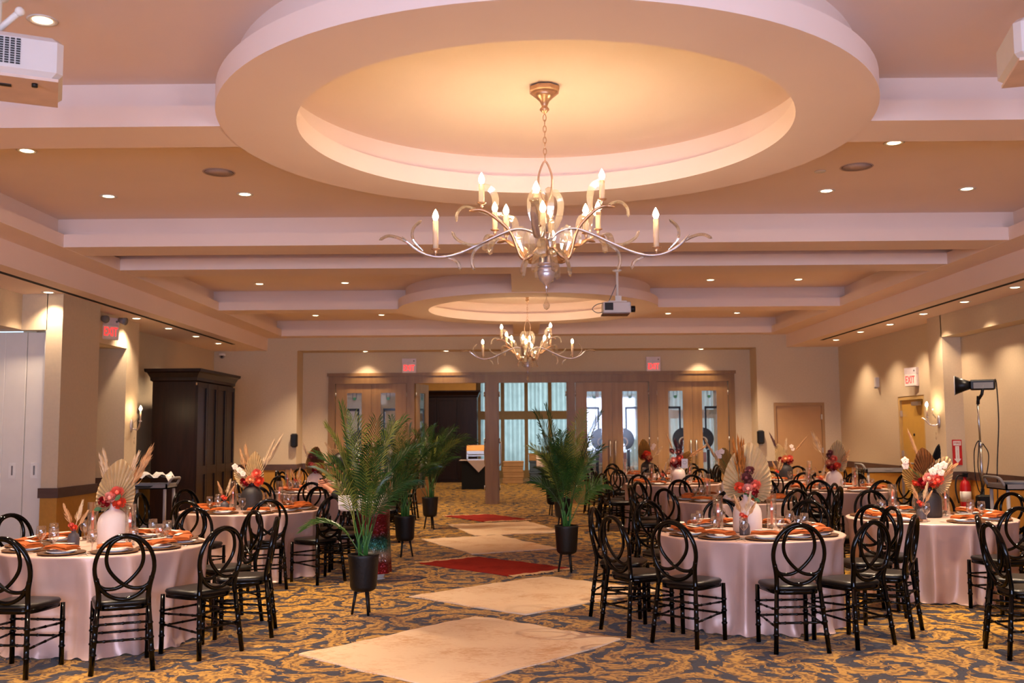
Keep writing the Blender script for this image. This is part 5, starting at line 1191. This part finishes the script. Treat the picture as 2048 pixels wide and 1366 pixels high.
rug('farthest beige rug, before the small red rug', (-1.204, 17.494), (0.2, 18.0), (0.758, 16.071), M_RUGB, seed=5)
rug('small red fringed rug nearest the doors', (-1.382, 19.254), (-0.54, 19.6), (0.232, 18.372), M_RUGR, True, 6)

# ------------------------------------------------------------------ service trolleys and studio light
def trolley(label, loc, rz, w, d, h, m, load=None):
    o = thing('service_trolley', label, 'trolley', loc, rz, 'service trolleys')
    for z in (0.22, h):
        tray = MB(); tray.box(-w / 2, -d / 2, z, w / 2, d / 2, z + 0.015)
        for a in ((-w / 2, -d / 2, w / 2, -d / 2 + 0.02), (-w / 2, d / 2 - 0.02, w / 2, d / 2), (-w / 2, -d / 2, -w / 2 + 0.02, d / 2), (w / 2 - 0.02, -d / 2, w / 2, d / 2)): tray.box(a[0], a[1], z, a[2], a[3], z + 0.07)
        put('tray', (tray, m), o)
    for x in (-w / 2 + 0.04, w / 2 - 0.04):
        for y in (-d / 2 + 0.04, d / 2 - 0.04):
            put('post', (MB().cyl((x, y, 0.1), (x, y, h + 0.02), 0.022, n=10), mat('trolley_post', '#b9b2b0', 0.45)), o)
            put('castor', (MB().cyl((x - 0.015, y, 0.05), (x + 0.015, y, 0.05), 0.05, n=14).box(x - 0.02, y - 0.02, 0.06, x + 0.02, y + 0.02, 0.11), M_BLACKP), o)
    for s in (-1, 1):
        put('handle', (MB().tube(spline([(s * w / 2, -d / 2 + 0.03, h + 0.05), (s * (w / 2 + 0.05), -d / 2 + 0.05, h + 0.14), (s * (w / 2 + 0.06), 0, h + 0.15), (s * (w / 2 + 0.05), d / 2 - 0.05, h + 0.14), (s * w / 2, d / 2 - 0.03, h + 0.05)], 4), 0.018, 8), m), o)
    return o
M_TRG = mat('trolley_grey', '#8c8582', 0.55, var=0.05)
trolley('grey service trolley with folded linen before the wardrobe', (-5.33, 14.6, 0), R(0), 0.62, 0.45, 0.82, M_TRG)
lin_rows = [[(-0.3 + 0.55 * i / 10, -0.16 + 0.3 * k / 6, 0.03 + 0.035 * math.sin(1.7 * i + k) + 0.03 * (k % 2) - (0.05 if i in (0, 10) else 0)) for k in range(7)] for i in range(11)]
tag(put('folded_linen', (MB().grid(lin_rows), M_PLATE), None, (-5.26, 14.58, 0.97)), 'crumpled white linen on the left trolley', 'linen')
tag(put('serving_tray', (MB().lathe([(0.001, 0.0), (0.2, 0.0), (0.23, 0.03), (0.22, 0.03), (0.19, 0.008), (0.001, 0.008)], 24), M_BLACKP), None, (-5.36, 14.55, 0.84)), 'black tray under the linen on the left trolley', 'tray')
trolley('grey service trolley with stacked trays at the right edge', (6.35, 12.35, 0), R(0), 0.95, 0.5, 0.86, M_TRG)
trolley('grey service trolley by the yellow door', (6.55, 17.85, 0), R(0), 0.85, 0.5, 0.84, M_TRG)
for i, (x, y) in enumerate(((6.15, 12.3), (6.15, 12.3), (6.5, 17.8))):
    tag(put('serving_tray', (MB().lathe([(0.001, 0.0), (0.19, 0.0), (0.22, 0.035), (0.21, 0.035), (0.18, 0.008), (0.001, 0.008)], 24), M_GREYP), None, (x, y, (0.885, 0.922, 0.865)[i])), ('lower round tray on the right-edge trolley', 'upper round tray on the right-edge trolley', 'round tray on the trolley by the yellow door')[i], 'tray')

o = thing('studio_light', 'black studio strobe on a tall silver stand by the right wall', 'studio light', (6.24, 13.5, 0))
put('stand_tube', (MB().cyl((0, 0, 0.75), (0, 0, 1.4), 0.02, n=12), M_METAL), o); put('stand_tube', (MB().cyl((0, 0, 1.38), (-0.01, 0, 2.0), 0.014, n=12), M_METAL), o)
put('lower_tube', (MB().cyl((0, 0, 0.06), (0, 0, 0.8), 0.024, n=12), M_BLACKM), o)
put('clamp', (MB().lathe([(0.02, 1.36), (0.03, 1.365), (0.03, 1.41), (0.016, 1.415)], 12), M_METAL), o)
for k in range(3):
    a = R(90 + 120 * k); put('stand_leg', (MB().cyl((0.02 * math.cos(a), 0.02 * math.sin(a), 0.55), (0.5 * math.cos(a), 0.5 * math.sin(a), 0.012), 0.012, n=8), M_BLACKM), o)
hd = put('head', (MB().bevbox(-0.1, -0.075, 2.12, 0.22, 0.075, 2.26, 0.02), M_BLACKP), o, (0, 0, 0), (0, 0, R(-24)))
put('control_panel', (MB().box(-0.05, -0.08, 2.14, 0.19, -0.074, 2.22), M_GREYP), hd)
put('reflector', (MB().lathe([(0.06, 0.0), (0.075, -0.05), (0.13, -0.18), (0.125, -0.18), (0.07, -0.05), (0.055, 0.0)], 24, Matrix.Translation((-0.1, 0, 2.19)) @ Matrix.Rotation(R(90), 4, 'Y')), M_BLACKM), hd)
put('reflector_rim', (MB().lathe([(0.128, 0), (0.133, 0), (0.133, -0.01), (0.128, -0.01)], 24, Matrix.Translation((-0.28, 0, 2.19)) @ Matrix.Rotation(R(90), 4, 'Y')), M_PLATE), hd)
put('yoke', (MB().tube([(0.0, -0.02, 2.0), (0.02, -0.07, 2.06), (0.04, -0.085, 2.18)], 0.02, 8).cyl((-0.005, 0, 1.93), (0.0, -0.01, 2.04), 0.022, n=10), M_BLACKP), o)
put('hanging_cable', (MB().tube(spline([(0.22, 0, 2.25), (0.28, 0.05, 2.22), (0.31, 0.1, 1.7), (0.27, 0.12, 1.1), (0.25, 0.12, 0.6), (0.2, 0.1, 0.02)], 6), 0.008, 6), M_BLACKP), o)
put('coiled_cable', (MB().tube(spline([(0.02, -0.03, 1.4), (0.09, -0.03, 1.25), (0.04, -0.03, 0.95), (-0.04, -0.03, 0.75), (-0.1, -0.03, 0.95), (-0.1, -0.03, 1.3), (-0.03, -0.03, 1.43), (-0.06, -0.03, 1.1), (-0.02, -0.03, 0.8), (-0.12, -0.03, 0.6), (-0.05, -0.03, 0.5)], 6), 0.007, 6), M_BLACKP), o)
put('power_pack', (MB().bevbox(-0.11, -0.12, 0.42, 0.08, 0.0, 0.72, 0.02), M_BLACKP), o)

# ------------------------------------------------------------------ the guest behind the nearest palm
def skin_mesh(name, pts, edges, rad, m, root=0, sub=2):
    me = bpy.data.meshes.new(name); me.from_pydata(pts, edges, []); ob = bpy.data.objects.new(name, me); COL.objects.link(ob)
    sk = ob.modifiers.new('skin', 'SKIN'); sk.use_smooth_shade = True
    for i, v in enumerate(me.skin_vertices[0].data):
        r = rad[i]; v.radius = r if isinstance(r, tuple) else (r, r); v.use_root = (i == root)
    sb = ob.modifiers.new('subdivision', 'SUBSURF'); sb.levels = sub; sb.render_levels = sub
    dg = bpy.context.evaluated_depsgraph_get(); dg.update()
    out = bpy.data.meshes.new_from_object(ob.evaluated_get(dg)); out.materials.clear(); out.materials.append(m)
    out.polygons.foreach_set('use_smooth', [True] * len(out.polygons))
    bpy.data.objects.remove(ob); bpy.data.meshes.remove(me)
    out.name = name
    return out
M_SKIN = mat('skin', '#b9795a', 0.5, var=0.04); M_BLKTOP = mat('black_knit', '#0c0c0f', 0.7, var=0.1); M_HAIR = mat('dark_hair', '#160e0b', 0.45, var=0.2, scale=40)
# local frame: facing -X (towards the tables), origin between the feet
g = thing('person', 'person in black top and sequin skirt photographing a table behind the nearest palm', 'person', (-1.60, 10.95, 0), R(0))
pts = [(0.02, 0, 0.9), (-0.06, 0, 1.02), (-0.17, 0, 1.12), (-0.235, 0, 1.165), (-0.285, 0, 1.19), (-0.325, 0, 1.22), (-0.36, 0, 1.29),      # pelvis..head
       (-0.20, -0.17, 1.11), (-0.30, -0.20, 0.91), (-0.43, -0.12, 1.01), (-0.50, -0.10, 1.04),      # near arm: shoulder, elbow, wrist, palm
       (-0.20, 0.17, 1.11), (-0.30, 0.19, 0.91), (-0.43, 0.10, 1.01), (-0.51, 0.07, 1.04),
       (0.02, -0.09, 0.84), (0.0, -0.1, 0.48), (0.04, -0.1, 0.09), (-0.08, -0.1, 0.035),
       (0.02, 0.09, 0.84), (0.06, 0.1, 0.48), (0.12, 0.1, 0.09), (0.0, 0.1, 0.035)]
edges = [(0, 1), (1, 2), (2, 3), (3, 4), (4, 5), (5, 6), (3, 7), (7, 8), (8, 9), (9, 10), (3, 11), (11, 12), (12, 13), (13, 14), (0, 15), (15, 16), (16, 17), (17, 18), (0, 19), (19, 20), (20, 21), (21, 22)]
rad = [(0.15, 0.12), (0.125, 0.1), (0.15, 0.105), (0.11, 0.08), 0.052, (0.075, 0.085), (0.08, 0.095), 0.058, 0.044, 0.027, (0.034, 0.02), 0.058, 0.044, 0.027, (0.034, 0.02), 0.085, 0.058, 0.036, 0.034, 0.085, 0.058, 0.036, 0.034]
put('body', skin_mesh('body', pts, edges, rad, M_SKIN), g)
# fingers folded round the phone
for s in (-1, 1):
    for k in range(4):
        b = Vector((-0.515, s * 0.085 - 0.012, 1.03 + 0.019 * k)); ln = (0.052, 0.06, 0.058, 0.046)[k]
        f = skin_mesh('finger', [tuple(b + Vector((0.03, 0, 0))), tuple(b), tuple(b + Vector((-0.03, -s * 0.004, 0.004))), tuple(b + Vector((-0.038, -s * ln * 0.7, 0.006)))], [(0, 1), (1, 2), (2, 3)], [0.009, 0.0088, 0.008, 0.0065], M_SKIN, 0, 1)
        put('finger', f, g)
    put('thumb', skin_mesh('thumb', [(-0.48, s * 0.085, 1.055), (-0.505, s * 0.07, 1.085), (-0.525, s * 0.05, 1.10)], [(0, 1), (1, 2)], [0.011, 0.0095, 0.0075], M_SKIN, 0, 1), g)
# face and hair
hc = Vector((-0.345, 0, 1.26))
face = MB().ball((hc.x - 0.092, 0, hc.z - 0.012), 0.014, 8, 6, (1.0, 0.8, 1.5)).ball((hc.x - 0.02, -0.083, hc.z - 0.01), 0.022, 8, 6, (0.8, 0.4, 1.2)).ball((hc.x - 0.02, 0.083, hc.z - 0.01), 0.022, 8, 6, (0.8, 0.4, 1.2))
put('nose_and_ears', (face, M_SKIN), g)
put('eye', (MB().ball((hc.x - 0.082, -0.033, hc.z + 0.012), 0.011), M_HAIR), g); put('eye', (MB().ball((hc.x - 0.082, 0.033, hc.z + 0.012), 0.011), M_HAIR), g)
put('mouth', (MB().ball((hc.x - 0.084, 0, hc.z - 0.052), 0.02, 8, 6, (0.5, 1, 0.35)), mat('lips', '#8d3f3a', 0.5)), g)
put('hair', (MB().ball((hc.x + 0.022, 0, hc.z + 0.025), 0.1, 16, 12, (1.0, 0.95, 1.08)).ball((hc.x + 0.075, 0, hc.z - 0.09), 0.075, 14, 10, (0.75, 1.1, 1.9)), M_HAIR), g)
# clothes
tops = [(0.02, 0, 0.91), (-0.06, 0, 1.02), (-0.17, 0, 1.12), (-0.23, 0, 1.16), (-0.20, -0.17, 1.11), (-0.30, -0.20, 0.91), (-0.38, -0.15, 0.975), (-0.20, 0.17, 1.11), (-0.30, 0.19, 0.91), (-0.38, 0.13, 0.975)]
put('top', skin_mesh('top', tops, [(0, 1), (1, 2), (2, 3), (3, 4), (4, 5), (5, 6), (3, 7), (7, 8), (8, 9)], [(0.165, 0.135), (0.14, 0.115), (0.165, 0.12), (0.122, 0.092), 0.07, 0.056, 0.042, 0.07, 0.056, 0.042], M_BLKTOP), g)
def sequin_material():
    m = bpy.data.materials.new('sequin_ombre'); m.use_nodes = True
    nt = m.node_tree; N = nt.nodes; L = nt.links.new; b = N['Principled BSDF']
    tc = N.new('ShaderNodeTexCoord'); sp = N.new('ShaderNodeSeparateXYZ'); L(tc.outputs['Object'], sp.inputs[0])
    mr = N.new('ShaderNodeMapRange'); mr.inputs['From Min'].default_value = 0.05; mr.inputs['From Max'].default_value = 0.92; L(sp.outputs[2], mr.inputs['Value'])
    n = N.new('ShaderNodeTexNoise'); n.inputs['Scale'].default_value = 9; L(tc.outputs['Object'], n.inputs['Vector'])
    ad = N.new('ShaderNodeMath'); ad.operation = 'MULTIPLY_ADD'; ad.inputs[1].default_value = 0.14; L(n.outputs['Fac'], ad.inputs[0]); L(mr.outputs[0], ad.inputs[2])
    r = N.new('ShaderNodeValToRGB'); cr = r.color_ramp
    for p, c in ((0.12, '#8a1a22'), (0.26, '#6a1f28'), (0.34, '#a89d98'), (0.44, '#2f6f68'), (0.56, '#0f2a25'), (0.64, '#5a0f18'), (0.84, '#5c1119'), (0.95, '#b98a80')):
        e = cr.elements.new(p); e.color = lin(c)
    cr.elements.remove(cr.elements[0]); L(ad.outputs[0], r.inputs['Fac']); L(r.outputs[0], b.inputs['Base Color'])
    b.inputs['Metallic'].default_value = 0.7; b.inputs['Roughness'].default_value = 0.3
    vo = N.new('ShaderNodeTexVoronoi'); vo.inputs['Scale'].default_value = 130; L(tc.outputs['Object'], vo.inputs['Vector'])
    nm = N.new('ShaderNodeVectorMath'); nm.operation = 'MULTIPLY_ADD'; nm.inputs[1].default_value = (0.9, 0.9, 0.9); nm.inputs[2].default_value = (-0.45, -0.45, -0.45); L(vo.outputs['Color'], nm.inputs[0])
    ge = N.new('ShaderNodeNewGeometry'); av = N.new('ShaderNodeVectorMath'); av.operation = 'ADD'; L(ge.outputs['Normal'], av.inputs[0]); L(nm.outputs[0], av.inputs[1])
    nn = N.new('ShaderNodeVectorMath'); nn.operation = 'NORMALIZE'; L(av.outputs[0], nn.inputs[0]); L(nn.outputs[0], b.inputs['Normal'])
    return m
rows = []
for z, rx, ry in ((0.10, 0.2, 0.2), (0.3, 0.19, 0.19), (0.55, 0.18, 0.185), (0.75, 0.18, 0.185), (0.87, 0.165, 0.175), (0.95, 0.145, 0.15)):
    rows.append([(0.03 + rx * (1 + 0.05 * math.sin(9 * t) * (1 - z)) * math.cos(t), ry * (1 + 0.05 * math.sin(9 * t + 1) * (1 - z)) * math.sin(t), z) for t in [2 * PI * k / 48 for k in range(48)]])
put('sequin_skirt', (MB().grid(rows, closed_u=True), sequin_material()), g)
M_SNK = mat('sneaker_white', '#e6d6c8', 0.5); 
for s, dx in ((-1, 0.02), (1, 0.1)):
    sh = put('shoe', (MB().ball((dx - 0.07, s * 0.1, 0.055), 0.05, 12, 8, (2.4, 0.95, 0.95)), M_BLKTOP if s < 0 else M_SNK), g)
    put('sole', (MB().ball((dx - 0.07, s * 0.1, 0.018), 0.05, 12, 6, (2.55, 1.02, 0.36)), M_SNK), sh)
ph = thing('phone', 'dark phone held up by the guest behind the palm', 'phone', (-2.135, 10.95, 1.075), R(0))
put('case', (MB().bevbox(-0.006, -0.075, -0.04, 0.004, 0.075, 0.04, 0.002), M_BLACKP), ph); put('screen', (MB().box(0.004, -0.068, -0.035, 0.0055, 0.068, 0.035), mat('screen_glass', '#4a4f5c', 0.1)), ph)
hb = thing('handbag', 'small white handbag hanging at the hip of the guest', 'handbag', (-1.76, 10.66, 0.78))
put('bag_body', (MB().bevbox(-0.13, -0.04, 0, 0.13, 0.035, 0.16, 0.02), M_PLATE), hb); put('flap', (MB().bevbox(-0.13, -0.048, 0.06, 0.13, -0.036, 0.165, 0.005), M_PLATE), hb)
put('clasp', (MB().box(-0.03, -0.053, 0.06, 0.03, -0.046, 0.075), M_GILT), hb)
put('strap', (MB().tube(spline([(-0.12, 0.0, 0.15), (-0.06, 0.03, 0.24), (0.0, 0.06, 0.31), (0.06, 0.03, 0.24), (0.12, 0.0, 0.15)], 5), 0.006, 6), M_GILT), hb)
